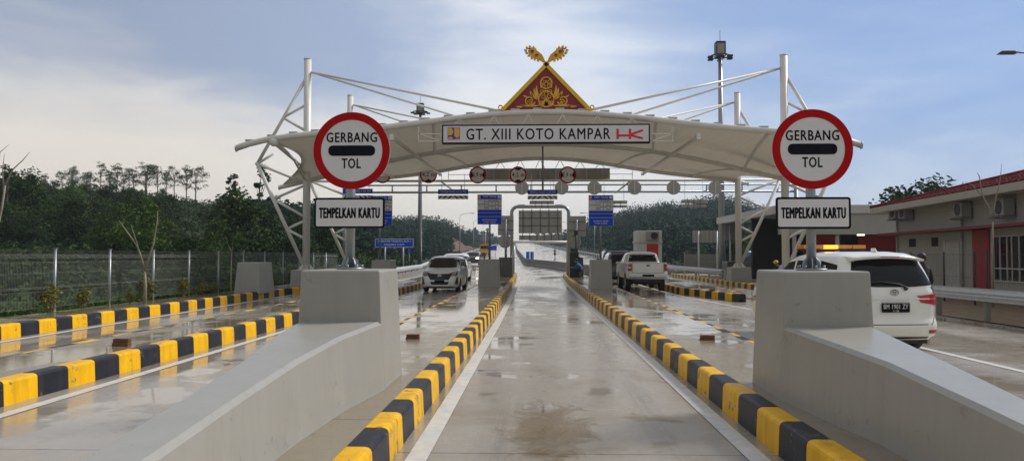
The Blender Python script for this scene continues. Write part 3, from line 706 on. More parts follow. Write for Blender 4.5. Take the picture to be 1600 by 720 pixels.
for k in range(7):
    x = xl+(b.x-xl)*(k+.5)/7; mb = MB()
    for s_ in (-.25, .25): mb.bar((x+s_, YR+.1, a.z), (x, YR+.1, zR(x)), .03, .03)
    mb.build('hanger', 'galv_pale', rb)
# ---------------------------------------------------------------- the gable emblem
ye = YF+.02; E_ = lambda px, py: (PY(px, py, ye).x, PY(px, py, ye).z)
em = thing('gable_emblem', 'maroon and gold carved gable with two crossed golden horns on the canopy', 'emblem', (E_(853, 173)[0], ye, E_(853, 173)[1]))
mb = MB(); mb.prism([E_(785, 173.5), E_(853, 103), E_(921, 173.5)][::-1] if False else [E_(785, 173.5), E_(921, 173.5), E_(853, 103)], ye-.06, ye+.06); mb.build('gable_board', 'maroon', em)
def flat_band(pts, wd, y0, y1, mb, m=0):
    """a flat carved band along pts (x, z) of changing width"""
    n = len(pts); wd = wd if isinstance(wd, (list, tuple)) else [wd]*n; Lp = []; Rp = []
    for k in range(n):
        a = pts[max(k-1, 0)]; b = pts[min(k+1, n-1)]; d = Vector((b[0]-a[0], b[1]-a[1])); d = d.normalized() if d.length > 1e-9 else Vector((1, 0)); nn = Vector((-d.y, d.x))*wd[k]/2
        Lp.append((pts[k][0]+nn.x, pts[k][1]+nn.y)); Rp.append((pts[k][0]-nn.x, pts[k][1]-nn.y))
    o = len(mb.v)
    for k in range(n):
        for (x, z) in (Lp[k], Rp[k]): mb.v.append((x, y0, z))
        for (x, z) in (Lp[k], Rp[k]): mb.v.append((x, y1, z))
    for k in range(n-1):
        a = o+4*k; b = a+4
        mb.face((a, a+1, b+1, b), m); mb.face((a+2, b+2, b+3, a+3), m); mb.face((a, b, b+2, a+2), m); mb.face((a+1, a+3, b+3, b+1), m)
    mb.face((o, o+2, o+3, o+1), m); e = o+4*(n-1); mb.face((e, e+1, e+3, e+2), m)
for s_ in (-1, 1):
    f_ = lambda px, py: E_(853.5+s_*px, py)
    mb = MB(); flat_band([f_(-69.5, 174), f_(3, 99)], .135, ye-.12, ye+.1, mb); 
    mb.build('gilt_edge', 'gold_yellow', em)
    # horn: a leaf-edged curl
    mb = MB(); spine = [(0, 102), (3, 97), (7, 92.5), (11, 89), (16, 86), (20, 83), (23.5, 80), (26, 78)]; wd = [2.6, 3.2, 7.5, 10, 12, 12, 11, 8]
    pts = [f_(a, b) for a, b in spine]; sc = YF/1200
    flat_band(pts, [w_*sc for w_ in wd], ye-.05, ye+.05, mb)
    for (a, b, r) in ((13, 94.5, 2.2), (18, 92.8, 2.2), (22.5, 90.5, 2.6), (26.5, 87, 2.4), (30, 83.5, 2.2), (32, 79.5, 2.4), (30, 75.5, 2.2), (25.5, 74, 2.3), (20, 75.5, 2.4), (17, 78, 2.0), (8, 86.5, 1.6)):
        c = f_(a, b); ctr = f_(20, 84); d = Vector((c[0]-ctr[0], c[1]-ctr[1])).normalized(); n = Vector((-d.y, d.x)); r *= sc
        mb.prism([(c[0]-n.x*r, c[1]-n.y*r), (c[0]-d.x*r, c[1]-d.y*r), (c[0]+n.x*r, c[1]+n.y*r), (c[0]+d.x*r*1.4, c[1]+d.y*r*1.4)][::(1 if s_ > 0 else -1)], ye-.045, ye+.045)
    for (a, b, r) in ((15, 87.5, 2.4), (22, 82, 2.8), (27, 78.5, 2.2)):
        c = f_(a, b); flat_band([(c[0]+r*sc*(1-k/20*.7)*math.cos(k*.55), c[1]+r*sc*(1-k/20*.7)*math.sin(k*.55)) for k in range(18)], .018, ye-.075, ye-.05, mb, 1)
    mb.build('horn', ['gold', 'maroon'], em)
    mb = MB(); c = f_(71, 168); flat_band([(c[0]+s_*.10*(1-k/22*.6)*math.cos(-1.9+k*.3), c[1]+.10*(1-k/22*.6)*math.sin(-1.9+k*.3)) for k in range(22)], .035, ye-.05, ye+.03, mb); mb.build('corner_curl', 'gold', em)
mb = MB(); sc = YF/1200
def spiral(cx, cz, r, a0, turns, s_, wd=1.3):
    N = int(22*turns)+8; c = E_(853.5, 173.5); pts = []
    for k in range(N):
        u = k/(N-1); a = a0+turns*2*PI*u; rr = r*(1-.82*u); pts.append((c[0]+s_*(cx+rr*math.cos(a))*sc, c[1]+(cz+rr*math.sin(a))*sc))
    flat_band(pts, [max(.012, wd*sc*(1-.45*k/(N-1))) for k in range(N)], ye-.095, ye-.06, mb)
def leafp(x0, z0, x1, z1, wd, s_, bend=0.):
    c = E_(853.5, 173.5); N = 7; pts = []; ws = []
    for k in range(N):
        u = k/(N-1); x = x0+(x1-x0)*u+bend*math.sin(PI*u)*(z1-z0); z = z0+(z1-z0)*u-bend*math.sin(PI*u)*(x1-x0)
        pts.append((c[0]+s_*x*sc, c[1]+z*sc)); ws.append(max(.006, wd*sc*math.sin(PI*min(.97, .12+.85*u))))
    flat_band(pts, ws, ye-.09, ye-.06, mb)
for s_ in (-1, 1):
    spiral(5, 46, 4.4, PI*.9, 1.3, s_); spiral(4.5, 38, 4.2, -PI*.2, 1.4, s_); spiral(5.5, 30, 4.6, PI*.8, 1.4, s_); spiral(5, 22, 4.8, 0, 1.4, s_)
    spiral(26, 16, 8.6, PI*1.1, 1.5, s_, 2.2); spiral(25, 13, 4.5, 0, 1.2, s_, 1.6); spiral(8, 12, 5, PI, 1.2, s_)
    leafp(12, 20, 19, 36, 4.2, s_, .12); leafp(12, 24, 15, 40, 3.4, s_, .1); leafp(14, 18, 24, 30, 3.8, s_, .1)
    leafp(34, 9, 48, 6.5, 3.4, s_, .1); leafp(12, 7.5, 42, 7.5, 3.0, s_); leafp(20, 22, 25, 31, 3, s_, .15); leafp(30, 21, 36, 24, 2.5, s_)
    for k in range(4): leafp(0, 8, 3+3.2*k, 19-3.2*k, 3.2, s_, .05)
    pts = []; c = E_(853.5, 173.5)
    for (rx, rz, cz) in ((9, 9, 43.5), (12, 12.5, 18)):
        flat_band([(c[0]+s_*rx*sc*math.sin(a), c[1]+(cz+rz*math.cos(a))*sc) for a in np.linspace(0, PI, 26)], 1.7*sc, ye-.1, ye-.06, mb)
leafp(0, 8, 0, 22, 4, 1)
mb.build('carved_scrollwork', 'gold', em)
# ================================================================ clearance discs on the rear tie beam
def clearance(px, py, txt, label, Y=None):
    Y = Y or YR-.15; p = PY(px, py, Y); r = .475
    t = thing('clearance_sign', label, 'road sign', (p.x, Y, p.z), 'clearance discs hanging over the lanes')
    mb = MB(); mb.disc((p.x, Y, p.z), r, .02, 40); d = mb.build('disc', 'disc_white', t)
    mb = MB(); mb.disc((p.x, Y-.022, p.z), r, .004, 40, r0=r*.83); mb.build('red_rim', 'sign_red', d)
    mb = MB(); put_text(mb, txt, p.x, p.z, r*(1.42 if txt[0] == '4' else 1.14), r*.56, Y-.024, bold=.006); mb.build('lettering', 'sign_black', d)
    for s_ in (-1, 1):
        mb = MB(); arc = [(r*.82*math.cos(a), r*.82*math.sin(a)) for a in np.linspace(R(60), R(120), 9)]
        poly = arc+[(0, r*.50)]
        if txt[0] == '4': pts = [(p.x+x, p.z+s_*z) for x, z in poly]
        else: pts = [(p.x+s_*z, p.z+x) for x, z in poly]
        mb.prism(pts, Y-.026, Y-.022); mb.build('arrowhead', 'sign_black', d)
    mb = MB(); mb.box(p.x-.03, p.x+.03, Y+.002, Y+.05, p.z-r*.8, p.z+r*.8); mb.build('bracket', 'galvanised', t)
clearance(598, 273, '2,9 m', 'height clearance disc half hidden behind the left TOL disc')
clearance(669.5, 273, '4,2 m', '4,2 m clearance disc beside the tall lamp mast on the left')
clearance(746.5, 273.5, '2,9 m', '2,9 m clearance disc above the left tariff sign')
clearance(809.5, 273.5, '4,2 m', '4,2 m clearance disc over the middle lane')
clearance(887, 273.5, '2,9 m', '2,9 m clearance disc over the middle lane right of the drop pipe')
def lane_board(cx, Y, label, front=True, px=None):
    a = PY(px[0], px[2], Y); b = PY(px[1], px[3], Y); zs = [PY(800, v, Y).z for v in px[4:]]
    t = thing('lane_board', label, 'sign', ((a.x+b.x)/2, Y, zs[1]), 'lane boards hanging over the lanes')
    if front:
        mb = MB(); mb.box(a.x, b.x, Y, Y+.05, b.z, a.z); o = mb.build('board', 'sign_blue', t)
        mb = MB(); put_text(mb, 'TINGGI MAKS 4.210 MM', (a.x+b.x)/2, (a.z+b.z)/2, (b.x-a.x)*.86, (a.z-b.z)*.42, Y-.006, bold=.02); mb.build('lettering', 'sign_white', o)
        mb = MB(); z0, z1 = zs[1], zs[0]; mb.box(a.x, b.x, Y, Y+.04, z0, z1, 0); n = 6; w_ = (b.x-a.x)/n; c = (a.x+b.x)/2; h = z1-z0
        for k in range(n//2):
            for s_ in (-1, 1):
                x0 = k*w_+.12*w_; 
                q = [(c+s_*(x0), z1-.012), (c+s_*(x0+.34*w_), z1-.012), (c+s_*min(x0+.34*w_+h*.9, n/2*w_), z0+.012), (c+s_*min(x0+h*.9, n/2*w_-.02), z0+.012)]
                mb.prism(q if s_ < 0 else q[::-1], Y-.008, Y-.002, 1)
        mb.build('striped_board', ['disc_white', 'sign_black'], t)
    else:
        mb = MB(); mb.box(a.x, b.x, Y, Y+.05, b.z, a.z); mb.build('board', 'sign_grey_back', t)
        mb = MB(); mb.box(a.x, b.x, Y, Y+.05, zs[1], zs[0]); mb.build('striped_board', 'sign_grey_back', t)
        mb = MB(); 
        for f in (.25, .5, .75): mb.box(a.x+(b.x-a.x)*f-.015, a.x+(b.x-a.x)*f+.015, Y-.03, Y-.002, zs[1], a.z)
        mb.build('rib', 'sign_rib', t)
    mb = MB(); top = PY(800, 282, YR).z if front else 6.2
    for x in (a.x+.2, b.x-.2): mb = MB(); mb.tube([(x, Y+.02, a.z), (x, Y+.02, top+.3)], .012, 6); mb.build('hanger_rod', 'galvanised', t)
lane_board(0, YR-.35, 'blue lane board with striped strip, behind the left TOL disc', True, (536, 582, 295, 302, 304.5, 310.5))
lane_board(0, YR-.35, 'blue lane board with striped strip over the lane of the white car', True, (684.5, 731.5, 296, 303.3, 305, 311))
lane_board(0, YR-.35, 'blue lane board with striped strip over the middle lane', True, (824.5, 871, 296.5, 303.8, 305.6, 311.6))
lane_board(0, 47.5, 'grey back of the lane board over the middle lane', False, (827.5, 865.5, 313.5, 319, 321.5, 325))
lane_board(0, 47.5, 'grey back of the lane board half behind the right tariff sign', False, (939, 980, 313.5, 318.5, 320.8, 324.8))
lane_board(0, 47.5, 'grey back of the lane board over the rightmost lanes', False, (1065, 1103.5, 312, 317.5, 320, 324.4))
# ---------------------------------------------------------------- gantry with disc backs
YG = 51.; g0 = PY(536, 290, YG); g1 = PY(1246, 290, YG); zt = PY(800, 289.2, YG).z; zb = PY(800, 300.2, YG).z
gt = thing('sign_gantry', 'long two chord gantry beam crossing all lanes behind the canopy', 'gantry', (CX, YG, 0))
mb = MB(); mb.tube([(g0.x, YG, zt), (g1.x, YG, zt)], .055, 8); mb.tube([(g0.x, YG, zb), (g1.x, YG, zb)], .075, 8)
k = PY(613, 295, YG).x
while k < g1.x: mb.tube([(k, YG, zb), (k, YG, zt)], .05, 6); k += 2.32
mb.build('beam', 'galvanised', gt)
for x in (g0.x+.1, g1.x-.1): mb = MB(); mb.tube([(x, YG, 0), (x, YG, zt)], .13, 12); mb.build('post', 'galvanised', gt)
for a, b in (((690, 284), (707, 297)), ((985, 283), (962, 301))):
    mb = MB(); mb.tube([PY(a[0], a[1], YR+.1), PY(b[0], b[1], YG-.6)], .05, 8); mb.build('brace', 'galvanised', gt)
for i, (px, w_) in enumerate(((815.5, 'left of the drop pipe'), (877.5, 'right of the drop pipe'), (928.5, 'just above the right tariff sign'), (991.5, 'above the pickup and the ticket booth'), (1052.5, 'second from right of the row'), (1117.5, 'rightmost, beside the tall lamp mast'))):
    p = PY(px, 293.5, YG-.15); t = thing('clearance_sign', 'round grey sign back on the gantry, '+w_, 'road sign', (p.x, YG-.15, p.z), 'round sign backs on the gantry')
    mb = MB(); mb.disc((p.x, YG-.12, p.z), .455, .02, 36); mb.build('disc', 'sign_grey_back', t)
    mb = MB(); mb.box(p.x-.035, p.x+.035, YG-.2, YG-.142, p.z-.4, p.z+.4); mb.build('bracket', 'galv_pale', t)
# ---------------------------------------------------------------- tariff signs
def tariff(px0, px1, py0, py1, Y, ppx, z0, label):
    a = PY(px0, py0, Y); b = PY(px1, py1, Y); x0, x1, z1, z2 = a.x, b.x, b.z, a.z; w_, h = x1-x0, z2-z1; cx = (x0+x1)/2
    px = PY(ppx, 380, Y).x; t = thing('tariff_sign', label, 'sign', (px, Y, z0))
    mb = MB(); mb.tube([(px, Y+.06, z0), (px, Y+.06, z2-.1)], .045, 12); mb.build('pole', 'galvanised', t)
    mb = MB(); mb.box(x0, x1, Y-.02, Y, z1, z2); B_ = mb.build('board', 'sign_blue', t)
    y = Y-.026
    mb = MB(); mb.box(x0+.02, x1-.02, y, Y-.022, z1+h*.49, z1+h*.84); 
    for f in (.27, .14): mb.box(x0+.02, x1-.02, y, Y-.022, z1+h*(f+.115), z1+h*(f+.125))
    for e in ((x0, x0+.014, z1, z2), (x1-.014, x1, z1, z2)): mb.box(e[0], e[1], y, Y-.022, e[2], e[3])
    mb.box(x1-w_*.17, x1-.02, y, Y-.022, z2-h*.12, z2-h*.03)
    put_text(mb, 'TARIF TOL/Rp', cx+.0, z2-h*.075, w_*.56, h*.07, y, bold=.02)
    put_text(mb, 'PASTIKAN SALDO', cx, z1+h*.165-.02, w_*.6, h*.045, y, bold=.02); put_text(mb, 'E-TOLL CUKUP', cx, z1+h*.08-.01, w_*.5, h*.045, y, bold=.02)
    mb.build('white_panel', 'sign_white', B_)
    mb = MB(); y2 = y-.006
    for f in (.30, .46, .60, .74, .87): mb.box(x0+w_*f-.006, x0+w_*f+.006, y2, y-.001, z1+h*.50, z1+h*(.83 if f < .4 else .76))
    mb.box(x0+w_*.30, x1-.03, y2, y-.001, z1+h*.755, z1+h*.765); mb.box(x0+.04, x0+w_*.28, y2, y-.001, z1+h*.66, z1+h*.675)
    put_text(mb, 'GOLONGAN', x0+w_*.64, z1+h*.80, w_*.4, h*.035, y2, bold=.02)
    for f, zz in ((.38, .665), (.38, .575), (.38, .53), (.53, .62), (.67, .62), (.80, .655), (.80, .53), (.93, .62)): mb.box(x0+w_*(f-.055), x0+w_*(f+.055), y2, y-.001, z1+h*zz-.011, z1+h*zz+.011)
    mb.build('table_print', 'sign_black', B_)
    mb = MB(); mb.box(x0+.03, x0+w_*.13, y, Y-.022, z2-h*.125, z2-h*.025); mb.build('emblem_patch', 'logo_orange', B_)
    return t
tariff(746, 784, 304, 350.5, 33.5, 765, 1.46, 'blue tariff sign on the post left of the middle lane')
tariff(919.5, 958.5, 305, 352.5, 32.3, 938.5, 1.45, 'blue tariff sign on the post beside the white pickup')
tariff(575, 613, 306, 352, 33.6, 593.5, 1.42, 'blue tariff sign mostly hidden behind the left TEMPELKAN KARTU plate')
# back-facing sign sets on the far barriers
def back_set(cxpx, Y, rect, disc, label, z0=1.5):
    p = PY(cxpx, 400, Y); t = thing('sign_post', label, 'road sign', (p.x, Y, z0))
    a = PY(rect[0], rect[2], Y); b = PY(rect[1], rect[3], Y)
    mb = MB(); mb.tube([(p.x, Y-.08, z0), (p.x, Y-.08, a.z-.25)], .085, 12); mb.build('pole', 'galvanised', t)
    mb = MB(); mb.box(a.x, b.x, Y, Y+.02, b.z, a.z); B_ = mb.build('board', 'sign_grey_back', t)
    mb = MB()
    for f in (.28, .72): mb.box(a.x, b.x, Y-.03, Y-.002, b.z+(a.z-b.z)*f-.02, b.z+(a.z-b.z)*f+.02)
    mb.build('rib', 'sign_rib', B_)
    c = PY(disc[0], disc[1], Y); mb = MB(); mb.disc((c.x, Y+.02, c.z), disc[2]/1200*Y, .02, 36); mb.build('disc', 'sign_grey_back', t)
back_set(790.5, 49.3, (778, 802.5, 337, 367.5), (789, 377, 10.5), 'grey sign back and disc on the dark barrier left of the middle lane')
back_set(901, 49.3, (889, 915.5, 337.5, 369), (898, 377.5, 10), 'grey sign back and disc above the crouching man')
# portal with the big sign back
def portal():
    Y = 52.; a = PY(799.5, 323, Y); b = PY(888.5, 323, Y); t = thing('sign_portal', 'grey tubular portal carrying a big ribbed sign back over the middle lane', 'gantry', ((a.x+b.x)/2, Y, 0))
    r = .42; pts = [(a.x, Y, .26), (a.x, Y, a.z-r)]+[(a.x+r-r*math.cos(u), Y, a.z-r+r*math.sin(u)) for u in np.linspace(.2, PI/2, 6)]+[(b.x-r+r*math.sin(u), Y, a.z-r+r*math.cos(u)) for u in np.linspace(0, PI/2-.2, 6)]+[(b.x, Y, a.z-r), (b.x, Y, .26)]
    mb = MB(); mb.tube(pts, .115, 14); mb.build('frame', 'galvanised', t)
    for (x0, x1, y0, y1, nx, nz) in ((810.5, 878, 329, 364.5, 5, 3), (811, 878.5, 367.5, 375, 6, 1)):
        p, q = PY(x0, y0, Y), PY(x1, y1, Y); mb = MB(); mb.box(p.x, q.x, Y-.05, Y-.02, q.z, p.z); B_ = mb.build('board', 'sign_grey_back', t)
        mb = MB()
        for k in range(nx): x = p.x+(q.x-p.x)*(k+.5)/nx; mb.box(x-.022, x+.022, Y-.10, Y-.052, q.z, p.z+.12)
        for k in range(1, nz): z = q.z+(p.z-q.z)*k/nz; mb.box(p.x, q.x, Y-.09, Y-.055, z-.02, z+.02)
        mb.build('rib', 'sign_rib', B_)
    for px in (815, 873): p = PY(px, 323, Y); mb = MB(); mb.cbox((p.x, Y, p.z+.1), (.5, .12, .1)); mb.build('lamp', 'galv_pale', t)
portal()
Y = 59.; a = PY(802, 378, Y); b = PY(887, 378, Y); t = thing('height_bar', 'pale horizontal height bar beyond the big sign portal', 'barrier', ((a.x+b.x)/2, Y, 0))
mb = MB(); mb.tube([(a.x, Y, a.z), (b.x, Y, a.z)], .09, 10); mb.build('bar', 'white_steel', t)
for px in (803, 886): p = PY(px, 378, Y); mb = MB(); mb.tube([(p.x, Y, 0), (p.x, Y, a.z)], .06, 10); mb.build('post', 'galvanised', t)
# card readers / control posts at the far island ends
def column_box(px, Y, w_, h, label, z0=.262, nm='card_reader'):
    p = PY(px, 400, Y); t = thing(nm, label, 'machine', (p.x, Y, z0))
    mb = MB(); mb.cbox((p.x, Y, z0+h*.5), (w_, .3, h)); mb.build('cabinet', 'plastic_black', t, bevel=.03)
    mb = MB(); mb.cbox((p.x, Y-.02, z0+h+.12), (w_*.8, .26, .22)); mb.build('reader_head', 'lamp_dark', t, bevel=.02)
    mb = MB(); mb.tube([(p.x+w_*.2, Y, z0+h), (p.x+w_*.2, Y, z0+h+1.3)], .03, 8); mb.cbox((p.x+w_*.2, Y-.05, z0+h+1.2), (.22, .12, .3)); mb.build('camera_mast', 'lamp_dark', t)
column_box(897, 47.2, .55, 1.55, 'dark card reader cabinet on the right middle island')
# ---------------------------------------------------------------- tall lamp masts
def high_mast(px, Y, ytop, yring, label, r0, rr):
    p = PY(px, 400, Y); z0 = zr(Y); zt = PY(px, ytop, Y).z; zr_ = PY(px, yring, Y).z
    t = thing('lamp_mast', label, 'lamp mast', (p.x, Y, z0))
    mb = MB(); mb.tube([(p.x, Y, z0), (p.x, Y, z0+(zt-z0)*.5), (p.x, Y, zt)], [r0, r0*.8, r0*.55], 16); mb.build('pole', 'galvanised', t)
    mb = MB(); mb.cbox((p.x, Y, zt+.12), (rr*.95, rr*.95, .05)); mb.cbox((p.x, Y, zt-1.05), (rr*.9, rr*.9, .06))
    for sx in (-1, 1):
        for sy in (-1, 1): mb.bar((p.x+sx*rr*.44, Y+sy*rr*.44, zt-1.05), (p.x+sx*rr*.44, Y+sy*rr*.44, zt+.12), .07, .07)
    mb.build('head_frame', 'lamp_dark', t)
    mb = MB(); mb.cbox((p.x, Y, zt-.45), (rr*.78, rr*.78, .9)); mb.build('winch_box', 'sign_grey_back', t)
    mb = MB(); mb.tube([(p.x, Y, zt), (p.x, Y, zt+1.1)], .02, 6); mb.build('lightning_rod', 'lamp_dark', t)
    mb = MB(); ring = [(p.x+rr*math.cos(a), Y+rr*math.sin(a), zr_) for a in np.linspace(0, 2*PI, 25)]; mb.tube(ring, .05, 6)
    for a in np.linspace(0, 2*PI, 5)[:4]: mb.tube([(p.x, Y, zr_+.3), (p.x+rr*math.cos(a), Y+rr*math.sin(a), zr_)], .03, 6)
    mb.build('lamp_ring', 'lamp_dark', t)
    for k in range(6):
        a = 2*PI*k/6+.3; mb = MB(); c = (p.x+rr*1.12*math.cos(a), Y+rr*1.12*math.sin(a), zr_-.13); mb.cbox(c, (.42, .42, .14)); mb.build('floodlight', 'lamp_dark', t, bevel=.03)
high_mast(1128, 62, 69, 88, 'tall lamp mast rising behind the right side of the canopy', .27, .78)
high_mast(656, 88, 164, 175, 'tall lamp mast left of the middle lane, behind the canopy', .27, .82)
def street_lamp(x, Y, z0, h, arm, label, name='street_lamp', r=.09, m='galvanised', side=-1):
    t = thing(name, label, 'street lamp', (x, Y, z0)); mb = MB(); mb.tube([(x, Y, z0), (x, Y, z0+h-.6)], r, 12, r1=r*.65); mb.build('pole', m, t)
    mb = MB(); pts = [(x+side*arm*(1-math.cos(u))*.9, Y, z0+h-.6+.62*math.sin(u)) for u in np.linspace(0, PI/2, 8)]+[(x+side*arm, Y, z0+h+.03)]; mb.tube(pts, .04, 8); mb.build('arm', m, t)
    mb = MB(); cx = x+side*(arm+.3); mb.frustum((cx-.36, cx+.36, Y-.13, Y+.13), z0+h-.05, (cx-.2, cx+.3, Y-.08, Y+.08), z0+h+.08); mb.build('lamp_head', 'lamp_dark', t, bevel=.02); return t
p = PY(1571, 83, 31); street_lamp(p.x+1.9, 31, .0, p.z, 1.55, 'street lamp arm reaching in at the upper right edge')
# far lamps along the highway
for i, (y, sd_) in enumerate(((150, 1), (185, 1), (225, 1), (270, 1), (320, 1), (380, 1), (450, 1), (150, -1), (200, -1), (260, -1))):
    x = axx(y)+(13.4 if sd_ > 0 else -12.9); t = street_lamp(x, y, zr(y), 8.5, 2.2, ('street lamp on the right shoulder of the highway' if sd_ > 0 else 'street lamp on the left shoulder of the highway'), r=.1, side=-sd_)
    t['group'] = 'street lamps along the highway, right side' if sd_ > 0 else 'street lamps along the highway, left side'
# black lamp by the precast wall
p = PY(1203.5, 368, 50); t = thing('garden_lamp', 'black T-shaped lamp post between the canopy columns on the right', 'street lamp', (p.x, 50, .2))
mb = MB(); mb.tube([(p.x, 50, .2), (p.x, 50, p.z)], .07, 10); mb.build('pole', 'sign_black', t); mb = MB(); mb.cbox((p.x+.2, 50, p.z), (1.4, .2, .09)); mb.build('lamp_head', 'sign_black', t)
# ---------------------------------------------------------------- guardrails
def guardrail(path, label, z=.6, zfoot=0., pst=3.0, conc=False):
    t = thing('guardrail', label, 'guardrail', (path[0][0], path[0][1], 0)); P = [Vector((a, b, 0)) for a, b in path]
    prof = [(0, -.155), (.02, -.13), (.02, -.09), (-.06, -.055), (-.06, -.02), (0, 0), (-.06, .02), (-.06, .055), (.02, .09), (.02, .13), (0, .155)]
    mb = MB(); n = len(prof)
    for k, p in enumerate(P):
        d = (P[min(k+1, len(P)-1)]-P[max(k-1, 0)]).normalized(); nn = Vector((-d.y, d.x, 0))*(1 if path[0][0] > 0 else -1)
        for o, zz in prof: q = p+nn*(-o); mb.v.append((q.x, q.y, zr(q.y)+z+zz))
        for o, zz in prof: q = p+nn*(-o+.006); mb.v.append((q.x, q.y, zr(q.y)+z+zz))
    for k in range(len(P)-1):
        for j in range(n-1):
            a = k*2*n+j; b = (k+1)*2*n+j; mb.face((a, a+1, b+1, b), 0, True); mb.face((a+n, b+n, b+n+1, a+n+1), 0, True)
    mb.build('rail', 'galv_pale', t)
    pts = resample(path, pst); 
    for p in pts[:60]:
        s_ = 1 if path[0][0] > 0 else -1; x = p.x+s_*.13; mb = MB(); zz = zr(p.y); mb.box(x-.06, x+.06, p.y-.05, p.y+.05, zz+zfoot, zz+z+.14); mb.build('post', 'galv_pale' if not conc else 'precast', t)
    return t
guardrail([(11.3, 6), (10.95, 14), (10.8, 21.8)], 'guardrail in front of the red roofed building', .66, pst=2.2, conc=True)
guardrail([(10.6, 44.5), (10.6, 60), (11.2, 68), (axx(80)+12.4, 80)]+[(axx(y)+12.6, y) for y in (95, 110, 140, 180, 240, 320, 420)], 'long guardrail along the right side of the highway', .7, pst=4)
guardrail([(-9.2, 45), (-9.6, 52), (-10.4, 68), (axx(85)-11.9, 85)]+[(axx(y)-12.1, y) for y in (100, 120, 150, 190, 250, 330, 430)], 'long guardrail along the left side of the highway', .66, pst=4)
mb = MB()
for i, p in enumerate(resample([(-9.55, 46), (-9.9, 52), (-10.7, 68), (axx(85)-12.3, 85)], 1.35)):
    mb.box(p.x-.3, p.x+.3, p.y-.5, p.y+.5, zr(p.y)-.05, zr(p.y)+.42-.04*(i % 3))
t = thing('parapet', 'row of grey concrete blocks under the left guardrail', 'parapet', (-9.9, 52, 0)); mb.build('blocks', 'precast', t)
mb = MB()
for i, p in enumerate(resample([(10.95, 60), (11.6, 68), (axx(80)+12.8, 80), (axx(95)+13., 95)], 1.35)): mb.box(p.x-.3, p.x+.3, p.y-.5, p.y+.5, zr(p.y)-.05, zr(p.y)+.40-.05*(i % 3))
t = thing('parapet', 'row of grey concrete blocks under the right guardrail', 'parapet', (11, 60, 0)); mb.build('blocks', 'precast', t)
# median: jersey barrier
med = [(4.1, 63), (3.4, 70), (2.95, 77), (2.2, 84), (.6, 92), (-1.5, 100), (-2.1, 114), (-2.7, 131), (-3.8, 160), (-5.1, 192)]+[(axx(y)-1.5, y) for y in np.linspace(215, 620, 16)]
mt = thing('median_barrier', 'stained concrete median wall curving away up the highway', 'barrier', (3, 77, 0))
segs = resample(med, 3.0); JP = [(-.3, 0), (-.3, .08), (-.16, .3), (-.1, .85), (.1, .85), (.16, .3), (.3, .08), (.3, 0)]
mbn = MB(); mbf = MB()
for k in range(len(segs)-1):
    a, b = segs[k], segs[k+1]; d = (b-a).normalized(); nn = Vector((-d.y, d.x, 0)); a2 = a+d*.02; b2 = b-d*.02; mb = mbn if k < 24 else mbf; o = len(mb.v)
    if k < 24: mb = MB(); o = 0
    for p in (a2, b2):
        for (u, zz) in JP: q = p+nn*u; mb.v.append((q.x, q.y, zr(q.y)+zz))
    for j in range(8): mb.face((o+j, o+(j+1) % 8, o+8+(j+1) % 8, o+8+j))
    mb.face([o+j for j in range(8)]); mb.face([o+8+j for j in range(8)][::-1])
    if k < 24: mb.build('wall_segment', 'jersey', mt)
mbf.build('far_wall', 'jersey', mt)
for q in mt.children:
    if q.name.startswith('far_wall'): q['kind'] = 'stuff'
# ---------------------------------------------------------------- blue direction sign, small blue marker, sign backs on the right
Y = 74.; a = PY(586, 373, Y); b = PY(646, 386.5, Y); t = thing('direction_sign', 'wide blue sign reading JEMBATAN TANJUNG ALAI 1 on two posts', 'road sign', ((a.x+b.x)/2, Y, 0))
for px in (601.5, 630): p = PY(px, 390, Y); mb = MB(); mb.tube([(p.x, Y+.06, -.1), (p.x, Y+.06, a.z)], .07, 10); mb.build('post', 'galv_pale', t)
mb = MB(); mb.box(a.x, b.x, Y-.03, Y, b.z, a.z); B_ = mb.build('board', 'sign_blue', t)
mb = MB(); cx = (a.x+b.x)/2; put_text(mb, 'JEMBATAN TANJUNG ALAI 1', cx, a.z-(a.z-b.z)*.3, (b.x-a.x)*.86, .24, Y-.04, bold=.014); mb.build('lettering', 'sign_white', B_); mb = MB(); put_text(mb, 'PANJANG 218 M', cx, a.z-(a.z-b.z)*.7, (b.x-a.x)*.52, .24, Y-.04, bold=.014); mb.build('lettering', 'sign_white', B_); mb = MB()
for e in ((a.x, b.x, a.z-.05, a.z), (a.x, b.x, b.z, b.z+.05), (a.x, a.x+.05, b.z, a.z), (b.x-.05, b.x, b.z, a.z)): mb.box(e[0], e[1], Y-.038, Y-.031, e[2], e[3])
mb.build('white_border', 'sign_white', B_)
Y = 76; p = PY(638, 388.5, Y); q = PY(641, 398, Y); t = thing('marker_sign', 'narrow pale blue marker sign on a thin pole left of the lamp mast', 'road sign', (p.x, Y, 0))
mb = MB(); mb.tube([(p.x+.09, Y+.03, 0), (p.x+.09, Y+.03, p.z)], .03, 8); mb.build('pole', 'galvanised', t); mb = MB(); mb.box(p.x, q.x, Y-.01, Y, q.z, p.z); mb.build('board', 'blue_cabin', t)
Y = 160; p = PY(762, 384, Y); q = PY(776, 391, Y); t = thing('direction_sign', 'small far blue sign beside the highway', 'road sign', (p.x, Y, zr(Y)))
mb = MB(); mb.box(p.x, q.x, Y-.05, Y, q.z, p.z); mb.build('board', 'sign_blue', t)
for x in (p.x+.3, q.x-.3): mb = MB(); mb.tube([(x, Y+.05, zr(Y)-.3), (x, Y+.05, p.z)], .07, 8); mb.build('post', 'galv_pale', t)
